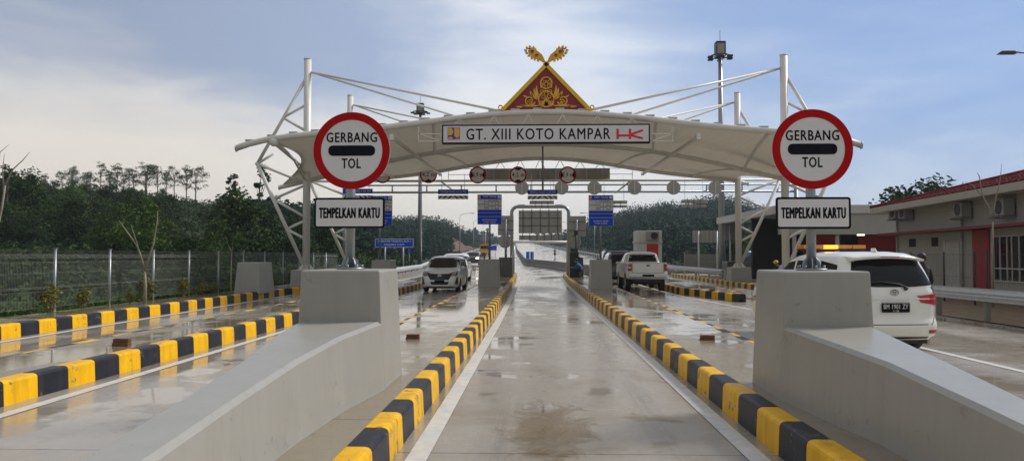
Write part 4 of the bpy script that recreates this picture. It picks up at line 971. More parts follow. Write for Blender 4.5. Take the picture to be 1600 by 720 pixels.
def sign_back(x0, x1, y0, y1, Y, posts, label, nr=3):
    a = PY(x0, y0, Y); b = PY(x1, y1, Y); t = thing('sign_board', label, 'road sign', ((a.x+b.x)/2, Y, 0))
    mb = MB(); mb.box(a.x, b.x, Y+.1, Y+.13, b.z, a.z); B_ = mb.build('board', 'sign_grey_back', t); mb = MB()
    for k in range(nr): x = a.x+(b.x-a.x)*(k+.5)/nr; mb.box(x-.02, x+.02, Y+.06, Y+.098, b.z, a.z)
    mb.build('rib', 'galv_pale', B_)
    for px in posts: p = PY(px, 400, Y); mb = MB(); mb.tube([(p.x, Y, zr(Y)-.05), (p.x, Y, a.z-.05)], .06, 10); mb.build('post', 'galv_pale', t)
sign_back(1082.5, 1121.5, 360, 379, 56, (1091.5, 1120.5), 'grey ribbed sign back on two posts left of the right lamp mast', 6)
sign_back(1128, 1149, 344, 375, 54, (1141,), 'taller grey sign back between lamp mast and canopy column', 2)
# precast wall behind the right columns, fence palings and blue cabins
def precast(px0, px1, Y, zt, label):
    a = PY(px0, 400, Y); b = PY(px1, 400, Y); t = thing('precast_wall', label, 'wall', (a.x, Y, 0)); n = int((b.x-a.x)/2.2)
    for k in range(n):
        x0 = a.x+(b.x-a.x)*k/n; x1 = a.x+(b.x-a.x)*(k+1)/n; mb = MB()
        for r_ in range(4): mb.box(x0+.07, x1-.07, Y, Y+.06, .0+zt*r_/4+.01, zt*(r_+1)/4-.01)
        mb.build('panel', 'precast', t); mb = MB(); mb.box(x0-.06, x0+.06, Y-.03, Y+.1, 0, zt+.15+.1*((k*7) % 3)); mb.build('post', 'precast', t)
precast(1070, 1135, 66, 1.75, 'grey precast panel wall behind the right guardrail'); precast(1150, 1222, 56, 1.55, 'grey precast panel wall between the canopy columns')
def cabin(px0, px1, py0, py1, Y, label):
    a = PY(px0, py0, Y); b = PY(px1, py1, Y); t = thing('blue_cabin', label, 'cabin', ((a.x+b.x)/2, Y, zr(Y)))
    mb = MB(); mb.box(a.x, b.x, Y, Y+1.2, zr(Y)-.1, a.z); mb.build('body', 'blue_cabin', t, bevel=.03); mb = MB(); mb.frustum((a.x-.04, b.x+.04, Y-.04, Y+1.24), a.z, (a.x+.1, b.x-.1, Y+.2, Y+1), a.z+.12); mb.build('roof', 'sign_white', t)
    mb = MB(); mb.box(a.x+.12, (a.x+b.x)/2, Y-.03, Y-.003, zr(Y), a.z-.15); mb.build('door', 'sign_blue', t)
cabin(1171, 1202, 394, 406, 62, 'bright blue site cabin beyond the precast wall')
cabin(822, 827.5, 393, 404, 128, 'left one of two small blue cabins behind the median wall'); cabin(828.5, 834, 393, 404, 128, 'right one of two small blue cabins behind the median wall')
# booth on the pointed island
Y = 50.; a = PY(996, 360, Y); b = PY(1034, 360, Y); xs = PY(1007, 360, Y).x; t = thing('toll_booth', 'small white booth with red door and air conditioner above it', 'booth', ((a.x+b.x)/2, Y, .26))
mb = MB(); mb.box(xs-.45, b.x, Y, Y+2.2, .262, a.z); mb.build('body', 'wall_white', t, bevel=.02)
mb = MB(); z2 = PY(1000, 378, Y).z; mb.box(xs-.5, b.x+.04, Y-.06, Y+2.25, z2-.04, z2+.08); mb.build('ledge', 'wall_white', t)
p, q = PY(1010.5, 381, Y), PY(1028.5, 408, Y); mb = MB(); mb.box(p.x, q.x, Y-.03, Y-.003, .30, p.z); d = mb.build('door', 'door_red', t, bevel=.01); mb = MB(); mb.cbox((q.x-.08, Y-.06, 1.25), (.03, .06, .12)); mb.build('handle', 'chrome', d)
def ac_unit(cx, Y, cz, w_, h, dp, name='air_conditioner', parent=None, label=None, fan=True, face=-1):
    t = thing(name, label, 'air conditioner', (cx, Y, cz-h/2))
    mb = MB(); mb.cbox((cx, Y-dp/2, cz), (w_, dp, h)); mb.build('case', 'ac_case_shaded', t, bevel=.02)
    mb = MB(); mb.disc((cx+w_*.1, Y-dp-.004, cz), h*.40, .012, 24, r0=h*.34); mb.disc((cx+w_*.1, Y-dp-.003, cz), h*.34, .006, 24); mb.build('fan_grille', 'plastic_black', t)
    mb = MB()
    for s_ in (-1, 1): mb.bar((cx+s_*w_*.35, Y, cz-h/2-.03), (cx+s_*w_*.35, Y-dp, cz-h/2-.03), .04, .05)
    mb.build('bracket', 'galvanised', t); return t
p = PY(1019.5, 368.5, Y); ac_unit(p.x, Y, p.z, .80, .58, .32, label='outdoor air conditioner unit on the top of the white toll booth')
# ---------------------------------------------------------------- mesh fence
def fence():
    x = -11.75; zb = .25; t = thing('mesh_fence', 'galvanised welded mesh fence with bent top along the left pavement', 'fence', (x, 20, zb)); zt = 1.74
    pan = None; post = None; L = 2.4; y = 6.35; wires = MB()
    n = 48
    for k in range(1, n):
        yy = k*L/n; pts = [(0, yy, .12), (0, yy, .52), (.045, yy, .57), (0, yy, .62), (0, yy, zt-zb-.28), (.06, yy, zt-zb-.19), (-.03, yy, zt-zb-.1), (.10, yy, zt-zb+.02)]
        wires.tube(pts, .0028, 3, cap=False, sm=False)
    for zz in (.14, .52, .62, .95, zt-zb-.28, zt-zb-.10): wires.tube([(0.006, 0, zz), (0.006, L, zz)], .0028, 3, cap=False, sm=False)
    k = 0
    while y < 44:
        if pan is None:
            pan = wires.build('mesh_panel', 'mesh_wire'); pan.parent = t; o = pan
        else: o = pan.copy(); COL.objects.link(o); o.parent = t
        o.location = (0, y-20, 0)
        if post is None:
            mb = MB(); mb.tube([(0, 0, -.4), (0, 0, zt-zb+.05)], .032, 10); mb.cbox((0, 0, zt-zb+.055), (.08, .08, .015)); post = mb.build('post', 'galvanised'); post.parent = t; o = post
        else: o = post.copy(); COL.objects.link(o); o.parent = t
        o.location = (.0, y-20, 0); y += L
fence()
# ================================================================ buildings on the right
def sheet(mb, pts, m=0): mb.add(pts, [tuple(range(len(pts)))], m)
XB = 15.6; YB0 = 9.0; AB = R(5.5); PIV = Vector((15.6, 24., 0))
def wy(px):                                  # distance along the slightly turned wall to the point seen at image x
    k = (px-800)/1200; lo_, hi_ = -20., 60.
    for _ in range(50):
        s_ = (lo_+hi_)/2; x = PIV.x+s_*math.sin(AB); y = PIV.y+s_*math.cos(AB); v = (x*math.cos(PS)+y*math.sin(PS))/(y*math.cos(PS)-x*math.sin(PS))
        if v > k: lo_ = s_
        else: hi_ = s_
    return PIV.y+s_
def turn(o): o.location = PIV+Matrix.Rotation(-AB, 3, 'Z')@(o.location-PIV); o.rotation_euler = (0, 0, -AB)
YB1 = wy(1400)
bl = thing('red_roofed_building', 'low pale office with dark red tiled roof and red canopy strip', 'building', (XB, YB1, 0))
zE = PY(1600, 287, XB*1200/760-.8).z
mb = MB(); mb.box(XB, XB+9, YB0, YB1, -.05, zE-.12); mb.build('wall', 'wall_paint', bl)
# hip roof with tile courses
ov = .85; zt0 = zE+.02; xe = XB-ov; ye_ = YB1+ov; pitch = .255
def roofz(d): return zt0+.04+d*pitch
roof = MB(); per = .30
def tile_face(axis):
    v = []; f = []; nd = 17; n2 = 190
    for i in range(nd+1):
        d = i*.34
        for step in (0, 1):
            if i == nd and step: continue
            dd = d+(0 if step == 0 else .335); 
            for j in range(n2+1):
                s_ = j/n2
                if axis == 'x':       # slope facing the road
                    y = YB0+(ye_-dd-YB0)*s_; x = xe+dd; wv = .022*abs(math.sin(PI*(y-YB0)/.24)); v.append((x, y, roofz(dd)+(.045 if step == 0 else 0.0)+wv))
                else:
                    x = xe+dd+(8.5-dd)*s_; y = ye_-dd; v.append((x, y, roofz(dd)+(.045 if step == 0 else 0)+.022*abs(math.sin(PI*(x-xe)/.24))))
    rows = len(v)//(n2+1)
    for i in range(rows-1):
        for j in range(n2): f.append((i*(n2+1)+j, i*(n2+1)+j+1, (i+1)*(n2+1)+j+1, (i+1)*(n2+1)+j))
    roof.add(v, f, 0, False)
tile_face('x'); tile_face('y')
rf = roof.build('roof', 'roof_tiles', bl)
mb = MB(); mb.bar((xe, YB0, zE-.05), (xe, ye_, zE-.05), .04, .26); mb.bar((xe, ye_, zE-.05), (xe+9, ye_, zE-.05), .04, .26); mb.build('fascia', 'fascia', rf)
mb = MB(); mb.box(xe+.02, XB, YB0, ye_-.02, zE-.16, zE-.12); mb.build('soffit', 'wall_white', rf)
mb = MB(); N = 30
mb.tube([(xe+5.8*k/N, ye_-5.8*k/N, roofz(5.8*k/N)+.06) for k in range(N+1)], .09, 8); mb.build('ridge_tiles', 'roof_tiles', rf)
# canopy slab over the ground floor openings
zc_ = PY(1600, 351, XB*1200/760).z
mb = MB(); mb.box(XB-.75, XB-.003, YB0, YB1+.3, zc_-.03, zc_+.06); mb.build('canopy_strip', 'red_panel', bl)
def wall_rect(px0, px1, z0, z1, nm, m, out=.03, parent=None):
    ya, yb = wy(px1), wy(px0); mb = MB(); mb.box(XB-out, XB-.003, ya, yb, z0, z1); return mb.build(nm, m, parent or bl)
wall_rect(1521, 1547, .0, zc_-.04, 'red_wall_panel', 'red_wall', .05)
d = wall_rect(1479, 1498, .0, 2.15, 'door', 'grey_door', .045); wall_rect(1476, 1479, .0, 2.2, 'door_frame', 'wall_white', .06, d); wall_rect(1498, 1500, .0, 2.2, 'door_frame', 'wall_white', .06, d)
for a, b in ((1421, 1431), (1456, 1466)): f_ = wall_rect(a, b, 2.0, 2.36, 'vent_window', 'inside_shade', .02)
def window(px0, px1, z0, z1, cols):
    ya, yb = wy(px1), wy(px0); mb = MB(); mb.box(XB-.015, XB-.004, ya, yb, z0, z1); wdn = mb.build('window', 'glass_dark', bl); mb = MB(); fr = .042; n = len(cols)
    for zz in (z0, z1, z0+(z1-z0)*.28 if n < 50 else z1): mb.box(XB-.045, XB-.017, ya-.03, yb+.03, zz-fr/2, zz+fr/2)
    for c in cols: y = yb+(ya-yb)*c; mb.box(XB-.05, XB-.0165, y-fr/2, y+fr/2, z0, z1)
    mb.build('window_frame', 'wall_white', wdn)
window(1554, 1640, .75, 2.28, (0, .13, .27, .36, .5, .63, .76, .88, 1.))
mb = MB()
for px in (1453, 1508, 1559, 1580): y = wy(px); mb.tube([(XB-1.6, y*.93, 0), (XB-1.6, y*.93, 1.75)], .03, 8)
t = tfence = thing('metal_fence', 'thin metal fence in front of the office wall', 'fence', (XB-1.6, 25, 0)); mb.build('post', 'lamp_dark', t)
mb = MB(); y0 = 10
while y0 < 32:
    mb.tube([(XB-1.6, y0, .1), (XB-1.6, y0, 1.7)], .004, 3, cap=False, sm=False); y0 += .11
for zz in (.2, .9, 1.65): mb.tube([(XB-1.6, 10, zz), (XB-1.6, 32, zz)], .006, 4, cap=False, sm=False)
mb.build('mesh_panel', 'lamp_dark', t)
for px, zc1, lb in ((1409, 330, 'leftmost of the two air conditioners at the far corner of the office'), (1424, 330, 'air conditioner beside another at the far corner of the office'), (1514, 326, 'air conditioner under the eave above the grey door'), (1580, 322, 'air conditioner under the eave at the right edge')):
    y = wy(px); z = PY(px, zc1+2, PIV.y+(y-PIV.y)*math.cos(AB)).z; t = thing('air_conditioner', lb, 'air conditioner', (XB, y, z-.3))
    mb = MB(); mb.box(XB-.42, XB-.06, y-.42, y+.42, z-.28, z+.28); mb.build('case', 'ac_case_shaded', t, bevel=.02)
    mb = MB(); mb.disc((XB-.424, y-.08, z), .23, .012, 20, axis='x', r0=.19); mb.disc((XB-.424, y-.08, z), .19, .006, 20, axis='x'); mb.build('fan_grille', 'plastic_black', t)
    mb = MB(); mb.box(XB-.5, XB-.003, y-.4, y-.36, z-.36, z-.3); mb.box(XB-.5, XB-.003, y+.36, y+.4, z-.36, z-.3); mb.build('bracket', 'galvanised', t); turn(t)
for px in (1404, 1505):
    y = wy(px); mb = MB(); mb.tube([(XB-.07, y, 0), (XB-.07, y, zE-.2)], .045, 8)
    for zz in (.6, 1.7): mb.cbox((XB-.06, y, zz), (.1, .13, .04))
    mb.build('downpipe', 'grey_door', bl)
mb = MB(); mb.box(XB-.04, XB-.003, YB0, YB1, 0, .32); mb.build('plinth', 'jersey', bl)
y = wy(1580); mb = MB(); mb.tube([(XB-.03, wy(1585), zE-.35), (XB-.03, wy(1514), zE-.38), (XB-.03, wy(1424), zE-.36)], .018, 6); mb.build('conduit', 'wall_white', bl)
turn(bl); turn(tfence)
# flat roofed hall behind
YH = 41.; z1 = PY(1300, 320, YH).z; z2 = PY(1300, 333, YH).z; z3 = PY(1300, 366, YH).z; x0 = PY(1216, 350, YH).x
hl_ = thing('flat_roofed_hall', 'pale flat roofed hall with red walls behind the parked car', 'building', (20, YH, 0))
mb = MB(); mb.box(x0, 32, YH, YH+.5, z2, z1); mb.box(x0, x0+.5, YH+.5, YH+14, z2, z1); mb.build('parapet', 'wall_white', hl_)
mb = MB(); mb.box(x0+.1, 32, YH+.12, YH+.4, z3, z2-.003); mb.box(x0+.1, 32, YH+.5, YH+14, z1-.3, z1-.2); mb.build('beam', 'wall_paint', hl_)
mb = MB(); mb.box(x0+.3, 32, YH+6, YH+6.3, 0, z2); mb.build('back_wall', 'inside_shade', hl_)
for a, b in ((1268, 1312), (1340, 1400)):
    p, q = PY(a, 380, YH+5.9), PY(b, 380, YH+5.9); mb = MB(); n = 2
    mb.box(p.x, q.x, YH+5.8, YH+5.95, 0, z3+.1); mb.build('red_wall_panel', 'door_red', hl_)
for px in (1241, 1308): p = PY(px, 380, YH+.3); mb = MB(); mb.tube([(p.x, YH+.3, 0), (p.x, YH+.3, z3)], .11, 12); mb.build('column', 'wall_paint', hl_)
p = PY(1345, 366.5, YH+2); mb = MB(); mb.cbox((p.x, YH+2, z3+.02), (.34, .16, .05)); mb.build('ceiling_lamp', 'lamp_lit', hl_)
# ================================================================ plants
def cloud(centers, size, n, spread, flat=.8, seed=1):
    rg = np.random.default_rng(seed); C_ = np.repeat(np.asarray(centers, float), n, 0); M = len(C_)
    d = rg.normal(size=(M, 3)); d /= np.linalg.norm(d, axis=1)[:, None]+1e-9
    sp = np.repeat(np.broadcast_to(np.asarray(spread, float), (len(centers),)), n)
    rad = sp*rg.random(M)**.45; P_ = C_+d*rad[:, None]*np.array([1, 1, flat])
    a = rg.normal(size=(M, 3)); a[:, 2] *= .6; a /= np.linalg.norm(a, axis=1)[:, None]+1e-9
    b = np.cross(a, rg.normal(size=(M, 3))); b /= np.linalg.norm(b, axis=1)[:, None]+1e-9
    s1 = size*(.6+.8*rg.random(M))[:, None]; s2 = s1*.55
    V = np.stack([P_-a*s1, P_-b*s2, P_+a*s1, P_+b*s2], 1).reshape(-1, 3); return V
def leaf_object(name, V, m, parent=None, off=(0, 0, 0)):
    me = bpy.data.meshes.new(name); n = len(V)//4; me.vertices.add(len(V)); me.vertices.foreach_set('co', (V-np.array(off)).astype('f').ravel())
    me.loops.add(len(V)); me.loops.foreach_set('vertex_index', np.arange(len(V), dtype='i')); me.polygons.add(n)
    me.polygons.foreach_set('loop_start', np.arange(0, len(V), 4, dtype='i')); me.materials.append(MATS[m]); me.update(calc_edges=True)
    o = bpy.data.objects.new(name, me); COL.objects.link(o); o.parent = parent; return o
def tree_proto(kind, seed, m):
    rg = random.Random(seed); t = thing('tree', 'x', 'tree'); trunk = MB(); cs = []; sp = []
    if kind == 'round': h, cw, nl, base = 5.2, 2.0, 26, .22
    elif kind == 'tall': h, cw, nl, base = 8.5, 1.5, 16, .58
    elif kind == 'slim': h, cw, nl, base = 7.5, 1.05, 11, .5
    elif kind == 'rubber': h, cw, nl, base = 10., 2.3 if seed == 6 else 3.1, 26, .34 if seed == 6 else .48
    trunk.tube([(0, 0, -.8), (.05, .03, h*.35), (rg.uniform(-.2, .2), rg.uniform(-.2, .2), h*.8)], [.14, .10, .045], 8)
    for i in range(nl):
        u = rg.random()**.8; z = h*(base+(1-base)*u); w_ = cw*(1.05-abs(u-.42)*1.15) if kind != 'tall' else cw*(.5+.6*math.sin(PI*(.15+.8*u)))
        a = rg.uniform(0, 2*PI); rr = w_*(.35+.6*rg.random()); c = (rr*math.cos(a), rr*math.sin(a), z); cs.append(c); sp.append(rg.uniform(.45, .8)*(cw/1.8)*(1.25 if kind == 'round' else .85))
        trunk.tube([(0, 0, z*.72), (c[0]*.55, c[1]*.55, z*.9), c], [.035, .022, .008], 5, cap=False)
    trunk.build('trunk', 'bark', t)
    V = cloud(cs, .13 if kind != 'round' else .12, 95 if kind == 'round' else 46, sp, .6 if kind == 'rubber' else .75, seed)
    if kind == 'round': V = np.concatenate([V, cloud([(0, 0, h*z_) for z_ in (.3, .45, .6, .75)], .14, 190, cw*.75, .8, seed+5)])
    leaf_object('crown', V, m, t); return t
protos = {'round': [tree_proto('round', 3, 'leaf_dark'), tree_proto('round', 8, 'leaf_mid'), tree_proto('round', 13, 'leaf_dark')],
          'tall': [tree_proto('tall', 4, 'leaf_dark'), tree_proto('tall', 9, 'leaf_dark')], 'slim': [tree_proto('slim', 5, 'leaf_dark')],
          'rubber': [tree_proto('rubber', 6, 'leaf_dark'), tree_proto('rubber', 10, 'leaf_dark')]}
used = set()
def plant(kind, px, Y, ytop=None, h=None, label='', group=None, k=None, wide=1.):
    """one tree; its height follows from where its top shows"""
    pr = protos[kind]; i = random.randrange(len(pr)) if k is None else k; src = pr[i]
    x = PY(px, 400, Y).x; z = H(x, Y); H0 = {'round': 5.6, 'tall': 8.9, 'slim': 7.9, 'rubber': 10.5}[kind]
    hh = (PY(px, ytop, Y).z-z) if ytop is not None else h; s_ = max(.25, hh/H0)
    o = src if id(src) not in used else copy_tree(src); used.add(id(src))
    o.location = (x, Y, z-.1); o.rotation_euler = (0, 0, random.uniform(0, 6.28)); o.scale = (s_*wide, s_*wide, s_); o['label'] = label
    if group: o['group'] = group
    elif 'group' in o: del o['group']
    return o
# foreground trees behind the fence
plant('round', 366, 52, 291, label='dark rounded tree in front of the hill, left of the canopy', k=0, wide=1.15)
plant('round', 330, 47, 340, label='low dark tree at the left foot of the rounded tree', k=1)
plant('round', 418, 58, 318, label='dark tree right of the rounded tree, partly behind the canopy strut', k=2)
plant('round', 296, 44, 360, label='bushy tree low on the slope left of the rounded tree', k=2)
plant('slim', 361, 66, 266, label='slender tree whose small crown pokes above the rounded tree', k=0)
plant('slim', 404, 62, 250, label='slender tree rising beside the upper canopy strut', k=0)
plant('slim', 428, 60, 300, label='small slender tree beneath the canopy corner', k=0)
plant('round', 222, 44, 310, label='brighter green tree on the slope behind the bare sapling', k=1)
plant('round', 32, 62, 262, label='dark rounded tree at the left edge of the picture', k=0)
plant('round', 55, 74, 276, label='second rounded tree right of the one at the left edge', k=2); plant('round', 12, 70, 268, label='broad dark tree at the left edge behind the pale sapling', k=0, wide=1.2)
plant('slim', 8, 58, 252, label='thin tree at the very left edge', k=0)
plant('round', 466, 60, 332, label='low tree between the canopy strut and front column', k=2); plant('round', 512, 66, 345, label='low tree beneath the left TOL disc', k=0); plant('round', 530, 80, 352, label='small tree behind the left plate', k=2)
G1 = 'thin trees along the crest of the left hill'
for i, px in enumerate((64, 70, 92, 108, 113, 131, 137, 142, 152, 166, 171, 178, 192, 197, 209, 222, 229, 246, 262, 268, 290, 306)):
    plant('rubber', px+random.uniform(-4, 4), random.uniform(126, 136), random.uniform(246, 270)+(9 if px < 110 or px > 260 else 0), label='thin open crowned tree standing on the hill crest', group=G1, wide=random.uniform(.8, 1.5))
G2 = 'trees on the slope of the left hill'
for i in range(85):
    px = random.uniform(-60, 470); Y = random.uniform(50, 122)
    if px > 290 and (Y < 80 or random.random() < .6): continue
    plant('round', px, Y, h=random.uniform(2.8, 5.0)*(1.1-Y/240), label='dark green tree on the slope behind the mesh fence', group=G2, wide=1.2)
# tree behind the red roof, trees on the right
plant('round', 1437, 50, 277, label='dense tree showing above the red roof', k=0, wide=1.35); plant('round', 1475, 53, 282, label='looser tree right of the one above the red roof', k=2, wide=1.2)
for px, Y, yt in ((1145, 78, 372), (1160, 84, 366), (1186, 80, 374), (1098, 86, 385), (1075, 84, 392), (1212, 86, 372)): plant('round', px, Y, yt, label='dark bush tree behind the precast wall on the right', group='bush trees behind the right precast wall')
# undergrowth on the left slope
cs = []; sp = []
for _ in range(5200):
    Y = random.uniform(24, 132)**1.; px = random.uniform(-120, 640); x = PY(px, 400, Y).x
    if x > -13.5: continue
    z = H(x, Y); s_ = random.uniform(.35, .9)*(.6+Y/90); cs.append((x, Y, z+s_*.35)); sp.append(s_)
V = cloud(cs, .17, 20, sp, .7, 5); o = leaf_object('undergrowth', V, 'leaf_dark'); tag(o, 'dense dark undergrowth covering the slope behind the fence', 'undergrowth', kind='stuff')
cs = []; sp = []
for _ in range(700):
    y = random.uniform(11, 44); x = -12.1-abs(random.gauss(0, .9)); s_ = random.uniform(.12, .38); cs.append((x, y, H(x, y)+s_*.5)); sp.append(s_)
V = cloud(cs, .045, 26, sp, .8, 6); o = leaf_object('roadside_weeds', V, 'leaf_mid'); tag(o, 'low weeds growing along the foot of the mesh fence', 'weeds', kind='stuff')
# garden shrubs by the fence posts
sh = thing('shrub', 'x', 'shrub'); V = cloud([(0, 0, .25), (.12, .1, .42), (-.1, .05, .4), (.02, -.08, .6)], .05, 70, .2, 1., 9); leaf_object('foliage', V, 'leaf_yellow', sh)
mb = MB(); mb.tube([(0, 0, -.1), (.03, 0, .5)], .012, 6); mb.build('stem', 'bark', sh); first = True
for i, y in enumerate((15.6, 17.9, 19.4, 21.3, 22.4, 24.9, 25.9, 27.2, 29.8, 31.2, 33.4, 36.)):
    o = sh if first else copy_tree(sh); first = False; o.location = (-11.45-.1*(i % 3), y, .24); s_ = .5+.07*((i*5) % 7); o.scale = (s_, s_, s_*1.1); o.rotation_euler = (0, 0, i*1.3)
    o['label'] = 'small yellow green shrub at the foot of the mesh fence'; o['group'] = 'small shrubs along the mesh fence'
# bare saplings
def sapling(base, lines, label, m='bark_pale', brown=True, leaves=()):
    t = thing('sapling', label, 'tree', base); mb = MB(); r = lines[0][1]
    mb.tube(lines[0][0], [r, r*.8]+[r*.5]*(len(lines[0][0])-2) if len(lines[0][0]) > 1 else r, 8); mb.build('trunk', m, t)
    for pts, r in lines[1:]: mb = MB(); mb.tube(pts, [r*(1-.75*k/(len(pts)-1)) for k in range(len(pts))], 6); mb.build('limb', m, t)
    if leaves: V = cloud(leaves, .07, 26, .22, .8, 3); leaf_object('foliage', V, 'leaf_mid', t, base)
    return t
Ys = 21.5; Q = lambda px, py, Y=Ys: PY(px, py, Y)
b_ = Q(226, 473); sapling(tuple(b_), [([Q(226, 476), Q(227, 445), Q(226, 420)], .055), ([Q(226, 420), Q(215, 385), Q(197, 360), Q(186, 345)], .035), ([Q(226, 425), Q(240, 380), Q(246, 345), Q(246, 330)], .032), ([Q(218, 392), Q(208, 362), Q(204, 350)], .018)], 'bare forked sapling against the mesh fence with brown wrapped foot')
Ys = 26.5; Q = lambda px, py, Y=26.5: PY(px, py, Y)
b_ = Q(361, 455); sapling(tuple(b_), [([Q(361, 456), Q(361, 430), Q(362, 395)], .03), ([Q(362, 395), Q(356, 380), Q(352, 368)], .018), ([Q(362, 395), Q(364, 375), Q(372, 362)], .018)], 'thin sapling with a few yellow leaves behind the fence near the barrier', leaves=[tuple(Q(370, 368)), tuple(Q(364, 378)), tuple(Q(374, 374))])
Q = lambda px, py, Y=15.5: PY(px, py, Y)
b_ = Q(-8, 470, 15.5); sapling(tuple(b_), [([Q(-12, 500), Q(-10, 380), Q(3, 325), Q(8, 290)], .04), ([Q(8, 290), Q(20, 265), Q(36, 250), Q(46, 238)], .02), ([Q(6, 300), Q(4, 265), Q(7, 240)], .018), ([Q(-4, 260), Q(0, 238), Q(14, 226)], .015)], 'pale bare sapling at the left edge of the picture')
Q = lambda px, py, Y=20.5: PY(px, py, Y)
b_ = Q(1551, 470); sapling(tuple(b_), [([Q(1551, 480), Q(1551, 380), Q(1551, 346)], .035), ([Q(1551, 346), Q(1546, 325), Q(1535, 305), Q(1530, 275), Q(1527, 270)], .03), ([Q(1551, 346), Q(1556, 310), Q(1563, 280), Q(1565, 256)], .022), ([Q(1537, 310), Q(1520, 290), Q(1508, 284)], .012)], 'bare leafless sapling in front of the office wall')
# far forests
def forest(label, us, Ys_, n, seed, hgt=(3.5, 6.5), k=120, leaf=.33, cond=None):
    rg = random.Random(seed); cs = []; sp = []
    while len(cs) < n:
        Y = rg.uniform(*Ys_); u = rg.uniform(*us); x = (u-840)/1200*Y
        if abs(x-axx(Y)) < 17 or (cond and not cond(u, Y, x)): continue
        h = rg.uniform(*hgt); z = H(x, Y); cs.append((x, Y, z+h*.45)); sp.append(h*.55)
    V = cloud(cs, leaf, k, sp, 1., seed); o = leaf_object('forest', V, 'leaf_far_hazed'); tag(o, label, 'forest', kind='stuff')
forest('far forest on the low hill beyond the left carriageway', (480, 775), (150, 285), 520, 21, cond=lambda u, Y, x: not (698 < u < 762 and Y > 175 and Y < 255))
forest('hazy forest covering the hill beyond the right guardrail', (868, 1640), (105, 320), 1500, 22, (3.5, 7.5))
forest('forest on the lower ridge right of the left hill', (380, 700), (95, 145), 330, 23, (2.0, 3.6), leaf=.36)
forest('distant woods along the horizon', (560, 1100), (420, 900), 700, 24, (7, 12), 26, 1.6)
# brown cutting on the far hill
mb = MB(); v = []; f = []; nx, ny = 14, 10
for j in range(ny+1):
    for i in range(nx+1):
        u = 700+62*i/nx; Y = 175+80*j/ny; Y += 6*math.sin(i*1.3+j); x = (u-840)/1200*Y; v.append((x, Y, H(x, Y)+.9+.25*math.sin(i*2.1+j*1.7)))
for j in range(ny):
    for i in range(nx): f.append((j*(nx+1)+i, j*(nx+1)+i+1, (j+1)*(nx+1)+i+1, (j+1)*(nx+1)+i))
mb.add(v, f, 0, True); structure(mb.build('bare_slope', 'bare_soil'))
# ================================================================ vehicles
def plan(z, yr, yf, w, r, n=10, bow=.04):
    """rounded plan outline at height z"""
    p = []
    for cx, cy, a in ((w-r, yf-r, 0), (-(w-r), yf-r, 90), (-(w-r), yr+r, 180), (w-r, yr+r, 270)):
        for k in range(n+1):
            t = R(a+90*k/n); x = cx+r*math.cos(t); y = cy+r*math.sin(t); e = 1-(x/w)**2; p.append((x, y+(bow*e if cy > (yr+yf)/2 else -bow*e), z))
        # subdivide the long sides
        nx = {0: (-(w-r), yf), 90: (-w, yr+r), 180: (w-r, yr), 270: (w, yf-r)}[a]; x, y, _ = p[-1]
        for k in range(1, 10):
            u = k/10; xx = x+(nx[0]-x)*u; yy = y+(nx[1]-y)*u
            if a in (0, 180): e = 1-(xx/w)**2; yy = nx[1]+(bow*e if a == 0 else -bow*e)
            p.append((xx, yy, z))
    return p
def loft(slices, sub=5):
    S = np.array([s_[:5] for s_ in slices], float); rows = []
    for i in range(len(S)-1):
        for k in range(sub):
            u = k/sub; p0, p1, p2, p3 = S[max(i-1, 0)], S[i], S[i+1], S[min(i+2, len(S)-1)]
            lin = p1+(p2-p1)*u; cr = .5*((2*p1)+(-p0+p2)*u+(2*p0-5*p1+4*p2-p3)*u*u+(-p0+3*p1-3*p2+p3)*u**3); q = lin*.55+cr*.45; q[0] = lin[0]; rows.append(q)
    rows.append(S[-1]); mb = MB(); n = 0
    for q in rows: o = plan(q[0], q[1], q[2], q[3], min(q[4], q[3]*.98, (q[2]-q[1])/2*.98)); n = len(o); mb.v += o
    for i in range(len(rows)-1):
        for j in range(n): mb.face((i*n+j, i*n+(j+1) % n, (i+1)*n+(j+1) % n, (i+1)*n+j), 0, True)
    mb.face([j for j in range(n)][::-1]); e = (len(rows)-1)*n; mb.face([e+j for j in range(n)]); return mb
def to_bvh(ob): me = ob.data; return BVHTree.FromPolygons([v.co.copy() for v in me.vertices], [tuple(p.vertices) for p in me.polygons])
def arches(ob, wheels, r, depth=.3):
    cut = MB()
    for x, y, z in wheels:
        s_ = 1 if x > 0 else -1; n = 28; o = len(cut.v)
        for xx in (x-s_*depth, x+s_*.3):
            for k in range(n): a = 2*PI*k/n; cut.v.append((xx, y+r*math.cos(a), z+r*math.sin(a)))
        f1 = tuple(o+k for k in range(n)); f2 = tuple(o+n+k for k in range(n))
        cut.face(f1 if s_ < 0 else f1[::-1]); cut.face(f2[::-1] if s_ < 0 else f2)
        for k in range(n): q = (o+k, o+(k+1) % n, o+n+(k+1) % n, o+n+k); cut.face(q if s_ > 0 else q[::-1])
    c = cut.build('cutter', 'plastic_black', clean=True)
    md = ob.modifiers.new('b', 'BOOLEAN'); md.object = c; md.operation = 'DIFFERENCE'; md.solver = 'EXACT'; md.material_mode = 'TRANSFER'
    dg = bpy.context.evaluated_depsgraph_get(); me = bpy.data.meshes.new_from_object(ob.evaluated_get(dg), preserve_all_data_layers=True, depsgraph=dg)
    ob.modifiers.remove(md); old = ob.data; 
    if len(me.polygons) > 100: ob.data = me; ob.data.name = old.name
    bpy.data.objects.remove(c)
